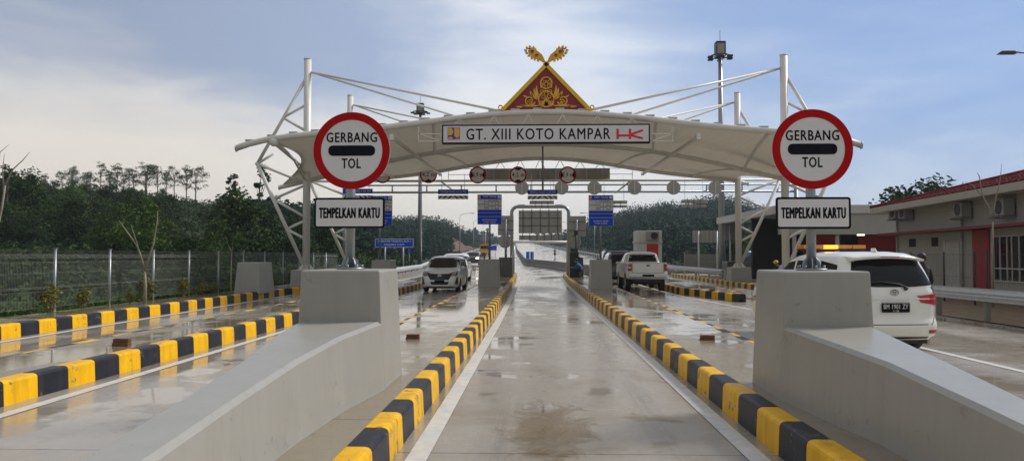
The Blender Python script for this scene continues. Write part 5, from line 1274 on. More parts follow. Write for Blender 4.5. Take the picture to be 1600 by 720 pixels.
def patch(bv, top, bot, view, nm, m, parent, n=14, mrows=6, off=.005, thick=True, hit_off=None):
    """a panel lying on the body: outlines given as seen from behind ('r'), in front ('f') or a side ('+x', '-x')"""
    def samp(pl, u):
        L = [0.]; 
        for a, b in zip(pl, pl[1:]): L.append(L[-1]+math.hypot(b[0]-a[0], b[1]-a[1]))
        t_ = u*L[-1]; return (float(np.interp(t_, L, [p[0] for p in pl])), float(np.interp(t_, L, [p[1] for p in pl])))
    V = []; last = None
    for i in range(mrows+1):
        for j in range(n+1):
            a = samp(top, j/n); b = samp(bot, j/n); w_ = i/mrows; p = (a[0]+(b[0]-a[0])*w_, a[1]+(b[1]-a[1])*w_)
            if view == 'r': o, d = Vector((p[0], -9, p[1])), Vector((0, 1, 0))
            elif view == 'f': o, d = Vector((p[0], 9, p[1])), Vector((0, -1, 0))
            elif view == '+x': o, d = Vector((9, p[0], p[1])), Vector((-1, 0, 0))
            elif view == 't': o, d = Vector((p[0], p[1], 9)), Vector((0, 0, -1))
            else: o, d = Vector((-9, p[0], p[1])), Vector((1, 0, 0))
            h = bv.ray_cast(o, d); q = (h[0]-d*off) if h[0] is not None else None; V.append(q)
    mb = MB(); idx = {}; 
    for k, q in enumerate(V):
        if q is not None: idx[k] = len(mb.v); mb.v.append(tuple(q))
    for i in range(mrows):
        for j in range(n):
            f = [i*(n+1)+j, i*(n+1)+j+1, (i+1)*(n+1)+j+1, (i+1)*(n+1)+j]
            if all(k in idx for k in f):
                P = [Vector(mb.v[idx[k]]) for k in f]
                if max((P[a]-P[(a+1) % 4]).length for a in range(4)) < .5: mb.face([idx[k] for k in f], 0, True)
    if not mb.f: return None
    ob = mb.build(nm, m, parent); ob.location = (0, 0, 0); return ob
def wheel(parent, x, y, r, w_, spokes=5):
    s_ = 1 if x > 0 else -1; mb = MB(); n = 36; prof = [(r*.62, 0), (r*.72, w_*.02), (r*.9, w_*.0), (r*.985, w_*.08), (r, w_*.2), (r, w_*.8), (r*.985, w_*.92), (r*.9, w_), (r*.62, w_)]
    for rr, u in prof:
        for k in range(n): a = 2*PI*k/n; mb.v.append((x-s_*u, y+rr*math.cos(a), r+rr*math.sin(a)))
    K = len(prof)
    for i in range(K-1):
        for k in range(n): mb.face((i*n+k, i*n+(k+1) % n, (i+1)*n+(k+1) % n, (i+1)*n+k), 0, True)
    wh = mb.build('wheel', 'rubber', parent); mb = MB()
    mb.disc((x-s_*.012, y, r), r*.64, .02*s_, 32, axis='x', r0=r*.56); mb.disc((x-s_*.02, y, r), r*.16, .03*s_, 16, axis='x')
    for k in range(spokes):
        a = 2*PI*k/spokes+.3; mb.bar((x-s_*.03, y+r*.1*math.cos(a), r+r*.1*math.sin(a)), (x-s_*.018, y+r*.6*math.cos(a), r+r*.6*math.sin(a)), r*.2, .02, up=(1, 0, 0))
    mb.build('rim', 'rim', wh); mb = MB(); mb.disc((x-s_*.07, y, r), r*.6, .01*s_, 24, axis='x'); mb.build('brake_disc', 'plastic_black', wh); return wh
def panel_line(bv, pts, view, parent, nm='door_seam', wd=.008, m='plastic_black'):
    for a, b in zip(pts, pts[1:]):
        d = Vector((b[0]-a[0], b[1]-a[1])); L = d.length; nn = Vector((-d.y, d.x)).normalized()*wd
        patch(bv, [(a[0]+nn.x, a[1]+nn.y), (b[0]+nn.x, b[1]+nn.y)], [(a[0]-nn.x, a[1]-nn.y), (b[0]-nn.x, b[1]-nn.y)], view, nm, m, parent, max(3, int(L/.1)), 1, .003)
def mirror_part(parent, y, z, x, m):
    for s_ in (-1, 1): mb = MB(); mb.sphere((s_*(x+.09), y, z), .1, 0, 12, 8, (1.0, .55, .72)); mb.bar((s_*(x-.06), y, z-.05), (s_*(x+.04), y, z-.03), .05, .04); mb.build('side_mirror', m, parent)
def oval_logo(cx, cz, y, w_, parent, f=1):
    mb = MB()
    for (dx, dz, a, b) in ((0, 0, w_/2, w_*.33), (0, w_*.0, w_*.13, w_*.31), (0, w_*.14, w_*.34, w_*.14)):
        pts = [(cx+dx+a*math.cos(t_), cz+dz+b*math.sin(t_)) for t_ in np.linspace(0, 2*PI, 29)]; flat_band(pts, .012, y-.008, y, mb)
    return mb.build('badge', 'chrome', parent)
def hatch_car(name, label, cat, paint, sl, W, wr, ax_, details):
    t = thing(name, label, cat); b = loft(sl).build('body', paint, t, clean=True); bv = to_bvh(b)
    whs = [(s_*(W-.01), y, wr) for s_ in (-1, 1) for y in ax_]; arches(b, whs, wr*1.17)
    for x, y, z in whs: wheel(t, x*1.0, y, wr, .19)
    details(t, b, bv); return t
# ---- the car with the amber light bar
def avanza_details(t, b, bv):
    g = 'glass_dark'
    patch(bv, [(-.56, 1.545), (-.3, 1.575), (.3, 1.575), (.56, 1.545)], [(-.70, 1.135), (-.3, 1.105), (.3, 1.105), (.70, 1.135)], 'r', 'rear_window', g, t, 20, 8)
    for s_, v in ((1, '+x'), (-1, '-x')):
        for k, (a, c, nm) in enumerate((((-1.62, -1.02), (-1.72, -1.0), 'side_window'), ((-.94, -.08), (-.92, -.08), 'side_window'), ((-.0, .55), (.0, .92), 'side_window'))):
            patch(bv, [(a[0], 1.52 if k else 1.46), (a[1], 1.53 if k < 2 else 1.46)], [(c[0], 1.13), (c[1], 1.11)], v, nm, g, t, 10, 6)
        panel_line(bv, [(-.97, 1.1), (-1.0, .5)], v, t); panel_line(bv, [(-.04, 1.1), (-.04, .36)], v, t); panel_line(bv, [(.95, 1.08), (.92, .8), (1.0, .5)], v, t)
        for y in (-.85, .1): h = patch(bv, [(y, 1.0), (y+.2, 1.0)], [(y, .97), (y+.2, .97)], v, 'door_handle', 'chrome', t, 4, 1, .03)
        # lights wrap round the corners
        patch(bv, [(-2.08, .99), (-1.86, .985)], [(-2.08, .80), (-1.80, .90)], v, 'tail_light', 'lamp_red', t, 4, 3, .008)
        patch(bv, [(-2.05, 1.30), (-1.93, 1.30)], [(-2.08, 1.0), (-1.9, 1.0)], v, 'tail_light_glass', 'lamp_clear', t, 4, 3, .008)
        patch(bv, [(s_*.38, .965), (s_*.81, 1.0)], [(s_*.44, .855), (s_*.822, .80)], 'r', 'tail_light', 'lamp_red', t, 14, 5, .010)
        patch(bv, [(s_*.38, .922), (s_*.81, .925)], [(s_*.38, .905), (s_*.815, .905)], 'r', 'lamp_bar', 'chrome', t, 14, 1, .018)
        patch(bv, [(s_*.715, 1.24), (s_*.78, 1.24)], [(s_*.70, 1.005), (s_*.81, 1.005)], 'r', 'tail_light_glass', 'lamp_clear', t, 4, 6, .010)
        patch(bv, [(s_*.56, .41), (s_*.76, .41)], [(s_*.56, .355), (s_*.76, .355)], 'r', 'reflector', 'lamp_red', t, 4, 2, .008)
        patch(bv, [(1.5, .82), (2.02, .72)], [(1.55, .70), (2.05, .62)], v, 'headlight', 'lamp_clear', t, 6, 3, .006)
    patch(bv, [(-.40, .935), (.40, .935)], [(-.42, .915), (.42, .915)], 'r', 'lamp_bar', 'chrome', t, 12, 1, .028)
    panel_line(bv, [(-.70, 1.08), (-.72, .62), (-.62, .50), (.62, .50), (.72, .62), (.70, 1.08)], 'r', t, 'tailgate_seam', .006)
    patch(bv, [(-.80, .30), (.80, .30)], [(-.78, .22), (.78, .22)], 'r', 'rear_skirt', 'plastic_black', t, 14, 2, .006)
    def yb(x, z): return bv.ray_cast(Vector((x, -9, z)), Vector((0, 1, 0)))[0].y
    y = yb(0, .77)-.02
    mb = MB(); mb.prism(rrect(-.235, .235, .70, .855, .012), y-.008, y); pl = mb.build('licence_plate', 'sign_black', t)
    mb = MB(); put_text(mb, 'BM 1901 ZY', 0, .793, .41, .075, y-.011, bold=.006); put_text(mb, '11 28', 0, .722, .09, .026, y-.011, bold=.02)
    flat_band([(-.228, .848), (.228, .848)], .004, y-.011, y-.009, mb); mb.build('lettering', 'sign_white', pl)
    oval_logo(0, 1.02, yb(0, 1.02)-.012, .135, t)
    mb = MB(); y2 = yb(0, .95)
    pts = [(.10, yb(.10, 1.16)-.03, 1.15), (-.2, yb(-.2, 1.19)-.035, 1.19), (-.45, yb(-.45, 1.17)-.03, 1.17)]; mb.tube([(0.20, yb(.2, 1.10)-.03, 1.10)]+pts, .016, 6); mb.sphere((.20, yb(.2, 1.09)-.03, 1.085), .035, 0, 10, 6); mb.build('wiper', 'plastic_black', t)
    # roof spoiler, light bar, fin
    mb = MB(); v = []; nx = 12
    for i in range(nx+1):
        x = -.62+1.24*i/nx; e = (x/.62)**2; v += [(x, -1.62, 1.655-.05*e), (x, -1.97+.05*e, 1.60-.045*e), (x, -1.95+.05*e, 1.572-.045*e), (x, -1.70, 1.57-.05*e)]
    mb.v = v
    for i in range(nx):
        for j in range(4): mb.face((4*i+j, 4*i+(j+1) % 4, 4*i+4+(j+1) % 4, 4*i+4+j), 0, j == 0)
    mb.face((3, 2, 1, 0)); mb.face(tuple(4*nx+j for j in range(4))); sp_ = mb.build('roof_spoiler', 'car_white', t); mb = MB(); mb.box(-.16, .16, -1.975, -1.962, 1.588, 1.602); mb.build('brake_lamp', 'lamp_red', sp_)
    mb = MB(); mb.prism([(-.012, 0), (.012, 0), (.004, .07), (-.004, .07)], -1.58, -1.40); 
    for i, q in enumerate(mb.v): mb.v[i] = (q[0], q[1]+(.06 if q[2] > .03 and q[1] < -1.5 else 0), q[2]+1.675)
    mb.build('roof_fin', 'car_white', t)
    lb = MB(); lb.box(-.62, .62, -.16, .14, 1.715, 1.742); lbo = lb.build('light_bar', 'plastic_black', t); cells = [(-.62, -.42, 'amber'), (-.415, -.22, 'amber'), (-.215, -.015, 'amber_lit'), (-.01, .06, 'amber_lit'), (.065, .33, 'amber'), (.335, .60, 'amber')]
    for a, c, m in cells: mb = MB(); mb.box(a, c-.006, -.155, .135, 1.744, 1.815); mb.build('lamp_cell', m, lbo, bevel=.012)
    mb = MB()
    for s_ in (-1, 1): mb.box(s_*.5-.03, s_*.5+.03, -.05, .05, 1.62, 1.715)
    mb.build('bar_foot', 'plastic_black', lbo)
    mb = MB(); mb.tube([(-.45, -1.86, .24), (-.45, -2.02, .23)], .03, 10); mb.build('exhaust_pipe', 'rim', t)
    mb = MB(); mb.box(-.66, .66, -1.9, 1.8, .17, .28); mb.build('underbody', 'plastic_black', t); mirror_part(t, .78, 1.13, .80, 'car_white')
AV = [(.24, -1.96, 1.93, .76, .25), (.31, -2.06, 2.04, .815, .27), (.46, -2.10, 2.10, .83, .28), (.53, -2.085, 2.10, .832, .28), (.60, -2.055, 2.08, .83, .28), (.80, -2.05, 2.04, .835, .28), (.94, -2.045, 1.93, .832, .27), (1.02, -2.03, 1.62, .822, .25), (1.08, -2.01, 1.20, .805, .25), (1.15, -1.985, 1.02, .79, .24), (1.35, -1.90, .70, .745, .24), (1.52, -1.80, .40, .70, .24), (1.60, -1.74, .18, .66, .24), (1.655, -1.62, -.05, .58, .26), (1.685, -1.40, -.30, .42, .28)]
av = hatch_car('parked_car', 'white people carrier with amber roof light bar behind the right barrier', 'car', 'car_white', AV, .83, .31, (-1.30, 1.355), avanza_details)
ra = R(6.0); av.rotation_euler = (0, 0, ra); cxa, cya = 5.80, 12.72; av.location = (cxa-2.08*math.sin(ra), cya+2.08*math.cos(ra), 0)
# ---- the white car coming towards us
def calya_details(t, b, bv, lit=False, plate=True):
    g = 'glass_dark'; sm = 'plastic_black'
    patch(bv, [(-.60, 1.49), (-.3, 1.51), (.3, 1.51), (.60, 1.49)], [(-.70, 1.085), (-.3, 1.06), (.3, 1.06), (.70, 1.085)], 'f', 'windscreen', g, t, 16, 8)
    patch(bv, [(-.56, 1.48), (.56, 1.48)], [(-.66, 1.1), (.66, 1.1)], 'r', 'rear_window', g, t, 12, 5)
    for s_, v in ((1, '+x'), (-1, '-x')):
        for a, c in (((-1.62, -1.0), (-1.7, -1.0)), ((-.92, -.08), (-.92, -.08)), ((0., .50), (0., .92))): patch(bv, [(a[0], 1.44), (a[1], 1.45)], [(c[0], 1.09), (c[1], 1.07)], v, 'side_window', g, t, 8, 5)
        panel_line(bv, [(-.96, 1.06), (-1.0, .5)], v, t); panel_line(bv, [(-.04, 1.06), (-.04, .36)], v, t); panel_line(bv, [(.95, 1.02), (1.0, .5)], v, t)
        for y in (-.85, .1): patch(bv, [(y, .95), (y+.2, .95)], [(y, .92), (y+.2, .92)], v, 'door_handle', 'plastic_black', t, 4, 1, .02)
        hlp = patch(bv, [(s_*.46, .85), (s_*.74, .92), (s_*.80, .92)], [(s_*.50, .73), (s_*.72, .72), (s_*.81, .80)], 'f', 'headlight', 'plastic_black', t, 8, 4, .008); patch(bv, [(s_*.52, .83), (s_*.72, .87)], [(s_*.54, .76), (s_*.70, .76)], 'f', 'headlamp_lens', 'rim', t, 5, 3, .014)
        patch(bv, [(1.55, .93), (1.92, .86)], [(1.65, .84), (1.95, .76)], v, 'headlight', 'lamp_clear', t, 6, 3, .006)
        patch(bv, [(s_*.755, .68), (s_*.79, .68)], [(s_*.66, .35), (s_*.80, .35)], 'f', 'fog_lamp_surround', sm, t, 4, 6, .008); patch(bv, [(s_*.66, .43), (s_*.72, .43)], [(s_*.66, .37), (s_*.72, .37)], 'f', 'fog_lamp', 'lamp_clear', t, 3, 3, .016)
        patch(bv, [(s_*.60, 1.0), (s_*.79, 1.0)], [(s_*.66, .75), (s_*.80, .75)], 'r', 'tail_light', 'lamp_red', t, 5, 4, .008)
    patch(bv, [(-.58, .83), (0, .80), (.58, .83)], [(-.40, .54), (0, .54), (.40, .54)], 'f', 'grille', sm, t, 14, 5, .008)
    patch(bv, [(-.36, .545), (.36, .545)], [(-.36, .465), (.36, .465)], 'f', 'grille_bar', 'car_white', t, 10, 2, .016)
    patch(bv, [(-.42, .47), (.42, .47)], [(-.36, .34), (.36, .34)], 'f', 'lower_intake', sm, t, 12, 3, .008)
    yf = bv.ray_cast(Vector((0, 9, .49)), Vector((0, -1, 0)))[0].y+.02
    if plate: mb = MB(); mb.box(-.22, .22, yf, yf+.012, .40, .54); mb.build('licence_plate', 'sign_black', t)
    yl = bv.ray_cast(Vector((0, 9, .73)), Vector((0, -1, 0)))[0].y+.02; mb = MB()
    for (a, c) in ((.085, .055), (.025, .05), (.06, .025)): flat_band([(a*math.cos(q), .72+c*math.sin(q)+(.02 if a == .06 else 0)) for q in np.linspace(0, 2*PI, 21)], .012, yl, yl+.008, mb)
    mb.build('badge', 'chrome', t)
    patch(bv, [(-.76, .245), (.76, .245)], [(-.72, .20), (.72, .20)], 'f', 'front_skirt', 'plastic_black', t, 14, 2, .006)
    mb = MB(); mb.box(-.62, .62, -1.8, 1.75, .16, .26); mb.build('underbody', 'plastic_black', t); mirror_part(t, .80, 1.08, .79, 'car_white')
CA = [(.20, -1.9, 1.92, .75, .25), (.27, -2.0, 2.01, .80, .28), (.42, -2.04, 2.05, .825, .30), (.60, -2.04, 2.04, .828, .30), (.76, -2.02, 1.98, .828, .30), (.88, -2.0, 1.86, .822, .28), (.96, -1.98, 1.62, .815, .26), (1.02, -1.97, 1.28, .80, .25), (1.07, -1.95, 1.10, .79, .24), (1.28, -1.87, .74, .74, .24), (1.45, -1.77, .44, .69, .24), (1.53, -1.70, .22, .64, .24), (1.575, -1.55, -.05, .55, .26), (1.60, -1.3, -.35, .38, .28)]
cal = hatch_car('oncoming_car', 'white hatchback with black grille driving towards us in the second lane', 'car', 'car_white', CA, .825, .29, (-1.25, 1.27), calya_details)
cal.rotation_euler = (0, 0, PI+R(-1.2)); cal.location = (-4.28, 35.85, 0)
c2 = copy_tree(cal, (-5.25, 49, 0), PI, 'white car just visible behind the roof of the oncoming hatchback'); c2.scale = (1.08, 1, 1.09)
def set_body(root, m, nm='body'):
    for c in root.children:
        if c.name.startswith(nm): c.data = c.data.copy(); c.data.materials[0] = MATS[m]
# ---- far dark SUV with lamps on
def suv_details(lit, rear):
    def f(t, b, bv):
        g = 'glass_dark'
        patch(bv, [(-.62, 1.68), (.62, 1.68)], [(-.74, 1.25), (.74, 1.25)], 'f', 'windscreen', g, t, 12, 6); patch(bv, [(-.62, 1.66), (.62, 1.66)], [(-.74, 1.2), (.74, 1.2)], 'r', 'rear_window', g, t, 12, 6)
        for s_, v in ((1, '+x'), (-1, '-x')):
            patch(bv, [(-1.9, 1.6), (.45, 1.62)], [(-2., 1.22), (.9, 1.22)], v, 'side_window', g, t, 14, 5)
            patch(bv, [(s_*.48, 1.02), (s_*.84, 1.02)], [(s_*.5, .86), (s_*.86, .86)], 'f', 'headlight', 'lamp_lit' if lit else 'lamp_clear', t, 6, 3, .01)
            patch(bv, [(s_*.72, 1.15), (s_*.86, 1.15)], [(s_*.72, .85), (s_*.88, .85)], 'r', 'tail_light', 'lamp_red', t, 4, 4, .01)
        patch(bv, [(-.44, 1.02), (.44, 1.02)], [(-.42, .78), (.42, .78)], 'f', 'grille', 'plastic_black', t, 10, 4, .01); patch(bv, [(-.8, .6), (.8, .6)], [(-.8, .5), (.8, .5)], 'f', 'front_bumper', 'lamp_dark', t, 12, 2, .03)
        mb = MB(); mb.box(-.68, .68, -2.1, 2.0, .3, .45); mb.build('underbody', 'plastic_black', t); mirror_part(t, .85, 1.25, .88, 'car_black')
    return f
mat('car_navy', (.012, .03, .12), .3, coat=.8)
SU = [(.36, -2.2, 2.2, .84, .25), (.46, -2.32, 2.32, .89, .28), (.7, -2.35, 2.35, .92, .3), (.95, -2.33, 2.3, .925, .3), (1.08, -2.31, 2.12, .92, .28), (1.15, -2.29, 1.5, .91, .26), (1.2, -2.27, 1.15, .90, .26), (1.45, -2.18, .8, .84, .26), (1.66, -2.06, .45, .78, .26), (1.76, -1.95, .2, .70, .26), (1.82, -1.7, -.2, .5, .3)]
suv = hatch_car('suv', 'dark off-road car waiting in front of the white pickup', 'car', 'car_black', SU, .92, .38, (-1.4, 1.42), suv_details(False, True))
mb = MB(); mb.box(-.66, .66, -1.9, .05, 1.835, 1.86); mb.build('roof_panel', 'car_white', suv); suv.location = (4.72, 44.5, 0)
SU2 = suv_details(True, False); s2 = hatch_car('suv', 'dark car with lit headlights far down the left carriageway', 'car', 'car_grey', SU, .92, .38, (-1.4, 1.42), SU2); s2.rotation_euler = (0, 0, PI); s2.location = (PY(740, 400, 100).x, 100, zr(100))
# ---- white pickup seen from behind
pk = thing('pickup_truck', 'white double cab pickup standing beside the right middle island', 'pickup'); PB = [(.56, -2.50, 2.40, .84, .18), (.62, -2.58, 2.55, .885, .2), (.80, -2.62, 2.60, .90, .22), (1.02, -2.62, 2.52, .90, .22), (1.14, -2.61, 2.35, .895, .22), (1.25, -2.60, 2.0, .885, .2), (1.30, -2.58, 1.5, .875, .2)]
b = loft(PB).build('body', 'car_white', pk, clean=True); bv = to_bvh(b); wh = [(s_*.89, y, .38) for s_ in (-1, 1) for y in (-1.45, 1.55)]; arches(b, wh, .45)
for x, y, z in wh: wheel(pk, x, y, .38, .24, 6)
CB = [(1.22, -.92, 1.60, .86, .2), (1.27, -.90, 1.20, .85, .22), (1.35, -.86, .98, .82, .22), (1.55, -.78, .68, .76, .22), (1.68, -.70, .45, .71, .22), (1.75, -.58, .2, .62, .24), (1.785, -.4, -.05, .45, .26)]
cb = loft(CB).build('cab', 'car_white', pk, clean=True); bc = to_bvh(cb); patch(bc, [(-.64, 1.71), (.64, 1.71)], [(-.76, 1.34), (.76, 1.34)], 'r', 'rear_window', 'glass_dark', cb, 14, 6)
for v in ('+x', '-x'): patch(bc, [(-.62, 1.64), (-.02, 1.66)], [(-.74, 1.22), (-.02, 1.2)], v, 'side_window', 'glass_dark', cb, 8, 5); patch(bc, [(.06, 1.66), (.42, 1.64)], [(.06, 1.2), (.98, 1.2)], v, 'side_window', 'glass_dark', cb, 8, 5); panel_line(bv, [(.0, 1.08), (.0, .6)], v, pk); panel_line(bv, [(-.88, 1.08), (-.88, .6)], v, pk); patch(bv, [(-1.45-.1, 1.0), (-1.3, 1.0)], [(-1.55, .98), (-1.3, .98)], v, 'door_handle', 'chrome', pk, 3, 1, .01)
for s_ in (-1, 1): patch(bv, [(s_*.71, 1.25), (s_*.86, 1.25)], [(s_*.72, .93), (s_*.89, .93)], 'r', 'tail_light', 'lamp_red', pk, 4, 6, .012)
for s_ in (-1, 1): patch(bv, [(s_*.75, 1.10), (s_*.86, 1.10)], [(s_*.75, 1.05), (s_*.86, 1.05)], 'r', 'reverse_lamp', 'lamp_clear', pk, 3, 1, .018)
panel_line(bv, [(-.69, 1.25), (-.69, .84), (.69, .84), (.69, 1.25)], 'r', pk, 'tailgate_seam', .008); patch(bv, [(-.08, 1.20), (.08, 1.20)], [(-.08, 1.14), (.08, 1.14)], 'r', 'tailgate_handle', 'plastic_black', pk, 4, 2, .012)
mb = MB(); mb.box(-.70, .70, -2.50, -1.0, 1.302, 1.308); mb.build('bed_recess_shade', 'plastic_black', pk)  # dark sheet painted in for the shaded recess of the open bed
mb = MB(); mb.box(-.86, .86, -2.74, -2.58, .66, .80); mb.build('rear_bumper', 'car_white', pk, bevel=.02); mb = MB(); mb.box(-.26, .26, -2.748, -2.742, .68, .78); mb.build('licence_plate', 'sign_black', pk)
mb = MB(); mb.box(-.62, .62, -2.5, 2.2, .42, .62); mb.tube([(-.8, -1.45, .38), (.8, -1.45, .38)], .07, 10); mb.sphere((0, -1.45, .38), .15); mb.build('underbody', 'plastic_black', pk); mirror_part(pk, .95, 1.25, .88, 'car_white')
pk.location = (4.92, 37.1, 0)
s3 = copy_tree(suv, (5.35, 54.5, 0), 0, 'dark blue vehicle glimpsed above the dark car before the pickup'); s3.scale = (1.05, 1, 1.1); set_body(s3, 'car_navy', 'roof_panel'); set_body(s3, 'car_navy')
# ---- yellow truck far away
Y = 165; p = PY(757, 392, Y); z0 = zr(Y); t = thing('truck', 'small yellow truck far away on the left carriageway', 'truck', (p.x, Y, z0))
mb = MB(); mb.frustum((p.x-1.1, p.x+1.1, Y, Y+1.8), z0+.5, (p.x-1.0, p.x+1.0, Y+.3, Y+1.8), z0+2.3); mb.build('cab', 'truck_yellow', t, bevel=.06); mb = MB(); mb.box(p.x-.85, p.x+.85, Y-.01, Y+.3, z0+1.4, z0+2.05); mb.build('windscreen', 'glass_dark', t)
mb = MB(); mb.box(p.x-1.2, p.x+1.2, Y+1.9, Y+6.5, z0+.9, z0+2.1); mb.build('load_bed', 'truck_yellow', t); mb = MB(); mb.tube([(p.x, Y+3, z0+2.1), (p.x, Y+2.6, z0+4.2)], .1, 6); mb.build('crane_arm', 'truck_yellow', t)
for x in (p.x-.95, p.x+.95):
    for y in (Y+.9, Y+5): mb = MB(); mb.disc((x, y, z0+.45), .45, .25, 20, axis='x'); mb.build('wheel', 'rubber', t)
# ================================================================ people
def person(label, loc, rz, h=1.68, pose='stand', top='cloth_navy', legs='cloth_black', hat=None, look=0.):
    t = thing('person', label, 'person', loc); s_ = h/1.7
    if pose == 'crouch':
        J = {'hip': (0, -.12, .38), 'ch': (0, .14, .72), 'nk': (0, .24, .86), 'hd': (0, .33, .98), 'lk': (-.16, .28, .50), 'la': (-.15, .02, .07), 'lf': (-.16, .20, .03), 'rk': (.16, .30, .48), 'ra': (.15, .04, .07), 'rf': (.16, .22, .03), 'ls': (-.19, .17, .78), 'le': (-.23, .36, .58), 'lw': (-.14, .52, .62), 'rs': (.19, .17, .78), 're': (.23, .36, .58), 'rw': (.12, .52, .60)}
    elif pose == 'lean':
        J = {'hip': (0, 0, .92), 'ch': (0, .24, 1.22), 'nk': (0, .36, 1.33), 'hd': (0, .46, 1.42), 'lk': (-.1, .04, .5), 'la': (-.11, -.04, .08), 'lf': (-.12, .12, .03), 'rk': (.12, .1, .5), 'ra': (.13, .02, .08), 'rf': (.14, .18, .03), 'ls': (-.19, .28, 1.27), 'le': (-.24, .34, 1.0), 'lw': (-.18, .48, .82), 'rs': (.19, .28, 1.27), 're': (.24, .36, 1.0), 'rw': (.16, .5, .84)}
    elif pose == 'ride':
        J = {'hip': (0, 0, .80), 'ch': (0, .10, 1.22), 'nk': (0, .14, 1.38), 'hd': (0, .18, 1.52), 'lk': (-.2, .38, .72), 'la': (-.18, .22, .30), 'lf': (-.18, .38, .28), 'rk': (.2, .38, .72), 'ra': (.18, .22, .30), 'rf': (.18, .38, .28), 'ls': (-.19, .1, 1.32), 'le': (-.27, .30, 1.12), 'lw': (-.26, .52, 1.05), 'rs': (.19, .1, 1.32), 're': (.27, .30, 1.12), 'rw': (.26, .52, 1.05)}
    else:
        J = {'hip': (0, 0, .92), 'ch': (0, .01, 1.28), 'nk': (0, .0, 1.45), 'hd': (0, .03, 1.58), 'lk': (-.10, .03, .5), 'la': (-.12, -.02, .08), 'lf': (-.14, .13, .03), 'rk': (.10, .02, .5), 'ra': (.12, -.02, .08), 'rf': (.14, .13, .03), 'ls': (-.19, 0, 1.38), 'le': (-.25, -.02, 1.1), 'lw': (-.23, .10, .86), 'rs': (.19, 0, 1.38), 're': (.25, -.02, 1.1), 'rw': (.23, .10, .86)}
    names = list(J); r = {'hip': .135, 'ch': .135, 'nk': .06, 'hd': .09, 'lk': .065, 'la': .042, 'lf': .035, 'rk': .065, 'ra': .042, 'rf': .035, 'ls': .06, 'le': .045, 'lw': .032, 'rs': .06, 're': .045, 'rw': .032}
    ed = [('hip', 'ch'), ('ch', 'nk'), ('nk', 'hd'), ('hip', 'lk'), ('lk', 'la'), ('la', 'lf'), ('hip', 'rk'), ('rk', 'ra'), ('ra', 'rf'), ('ch', 'ls'), ('ls', 'le'), ('le', 'lw'), ('ch', 'rs'), ('rs', 're'), ('re', 'rw')]
    co_ = {k: Vector(v)*s_ for k, v in J.items()}; vs = [tuple(co_[n]) for n in names]; rad = [r[n]*s_ for n in names]; es = [(names.index(a), names.index(b)) for a, b in ed]
    for w_, e_ in (('lw', 'le'), ('rw', 're')):           # hand: palm, four fingers and a thumb
        d = (co_[w_]-co_[e_]).normalized(); side = d.cross(Vector((0, 0, 1))).normalized() if abs(d.z) < .95 else Vector((1, 0, 0)); nr = d.cross(side)
        wi = names.index(w_); k0 = len(vs); vs.append(tuple(co_[w_]+d*.07*s_)); rad.append(.028*s_); es.append((wi, k0))
        for q in range(4):
            a = co_[w_]+d*.10*s_+side*(q-1.5)*.022*s_; b_ = a+d*(.05-.006*abs(q-1.3))*s_+nr*.02*s_; i = len(vs); vs += [tuple(a), tuple(b_)]; rad += [.0095*s_, .0085*s_]; es += [(k0, i), (i, i+1)]
        a = co_[w_]+d*.045*s_+side*.04*s_; b_ = a+d*.035*s_+side*.018*s_; i = len(vs); vs += [tuple(a), tuple(b_)]; rad += [.011*s_, .0095*s_]; es += [(k0, i), (i, i+1)]
    me = bpy.data.meshes.new('body'); me.from_pydata(vs, es, []); o = bpy.data.objects.new('body', me); COL.objects.link(o)
    md = o.modifiers.new('skin', 'SKIN'); md.use_smooth_shade = True
    for i, sv in enumerate(me.skin_vertices[0].data): sv.radius = (rad[i], rad[i]*(.8 if i == 1 else 1)); sv.use_root = (i == 0)
    ss = o.modifiers.new('ss', 'SUBSURF'); ss.levels = 2; ss.render_levels = 2
    dg = bpy.context.evaluated_depsgraph_get(); m2 = bpy.data.meshes.new_from_object(o.evaluated_get(dg)); bpy.data.objects.remove(o)
    ob = bpy.data.objects.new('body', m2); COL.objects.link(ob); ob.parent = t
    m2.materials.clear(); [m2.materials.append(MATS[x]) for x in ('skin', top, legs, 'rubber')]
    hipz, nk = co_['hip'], co_['nk']
    segs = [(a, b, {'hip': 1}.get(a, 0)) for a, b in ed]
    def cls(c):
        best = None
        for a, b in ed:
            A, B_ = co_[a], co_[b]; u = max(0, min(1, (c-A).dot(B_-A)/(B_-A).length_squared)); dd = (A+(B_-A)*u-c).length-r[a]*s_*.5
            if best is None or dd < best[0]: best = (dd, a, b, u)
        _, a, b, u = best
        if (a, b) == ('nk', 'hd'): return 0 
        if b in ('lw', 'rw'): return 1 if u < .8 else 0
        if b in ('lk', 'rk'): return 2
        if b in ('la', 'ra'): return 2 if u < .9 else 3
        if b in ('lf', 'rf'): return 3
        if (a, b) == ('hip', 'ch'): return 2 if u < .12 else 1
        return 1
    for p_ in m2.polygons: p_.material_index = cls(Vector(p_.center)); p_.use_smooth = True
    hd = co_['hd']; mb = MB(); mb.sphere(tuple(hd+Vector((0, .005, .03))*s_), .1*s_, 0, 16, 12, (.82, 1., 1.18))
    mb.sphere(tuple(hd+Vector((0, .105, .02))*s_), .018*s_, 0, 8, 6)
    for sx in (-1, 1): mb.sphere(tuple(hd+Vector((sx*.083, 0, .03))*s_), .022*s_, 0, 8, 6, (.5, 1, 1.3))
    mb.v = [(v[0], v[1], v[2]) for v in mb.v]
    def child(mb, nm, m): 
        for i, v in enumerate(mb.v): mb.v[i] = (v[0]+t.location.x, v[1]+t.location.y, v[2]+t.location.z)
        return mb.build(nm, m, t)
    child(mb, 'head', 'skin'); mb = MB()
    for sx in (-1, 1): mb.sphere(tuple(hd+Vector((sx*.033, .088, .045))*s_), .012*s_, 0, 8, 6)
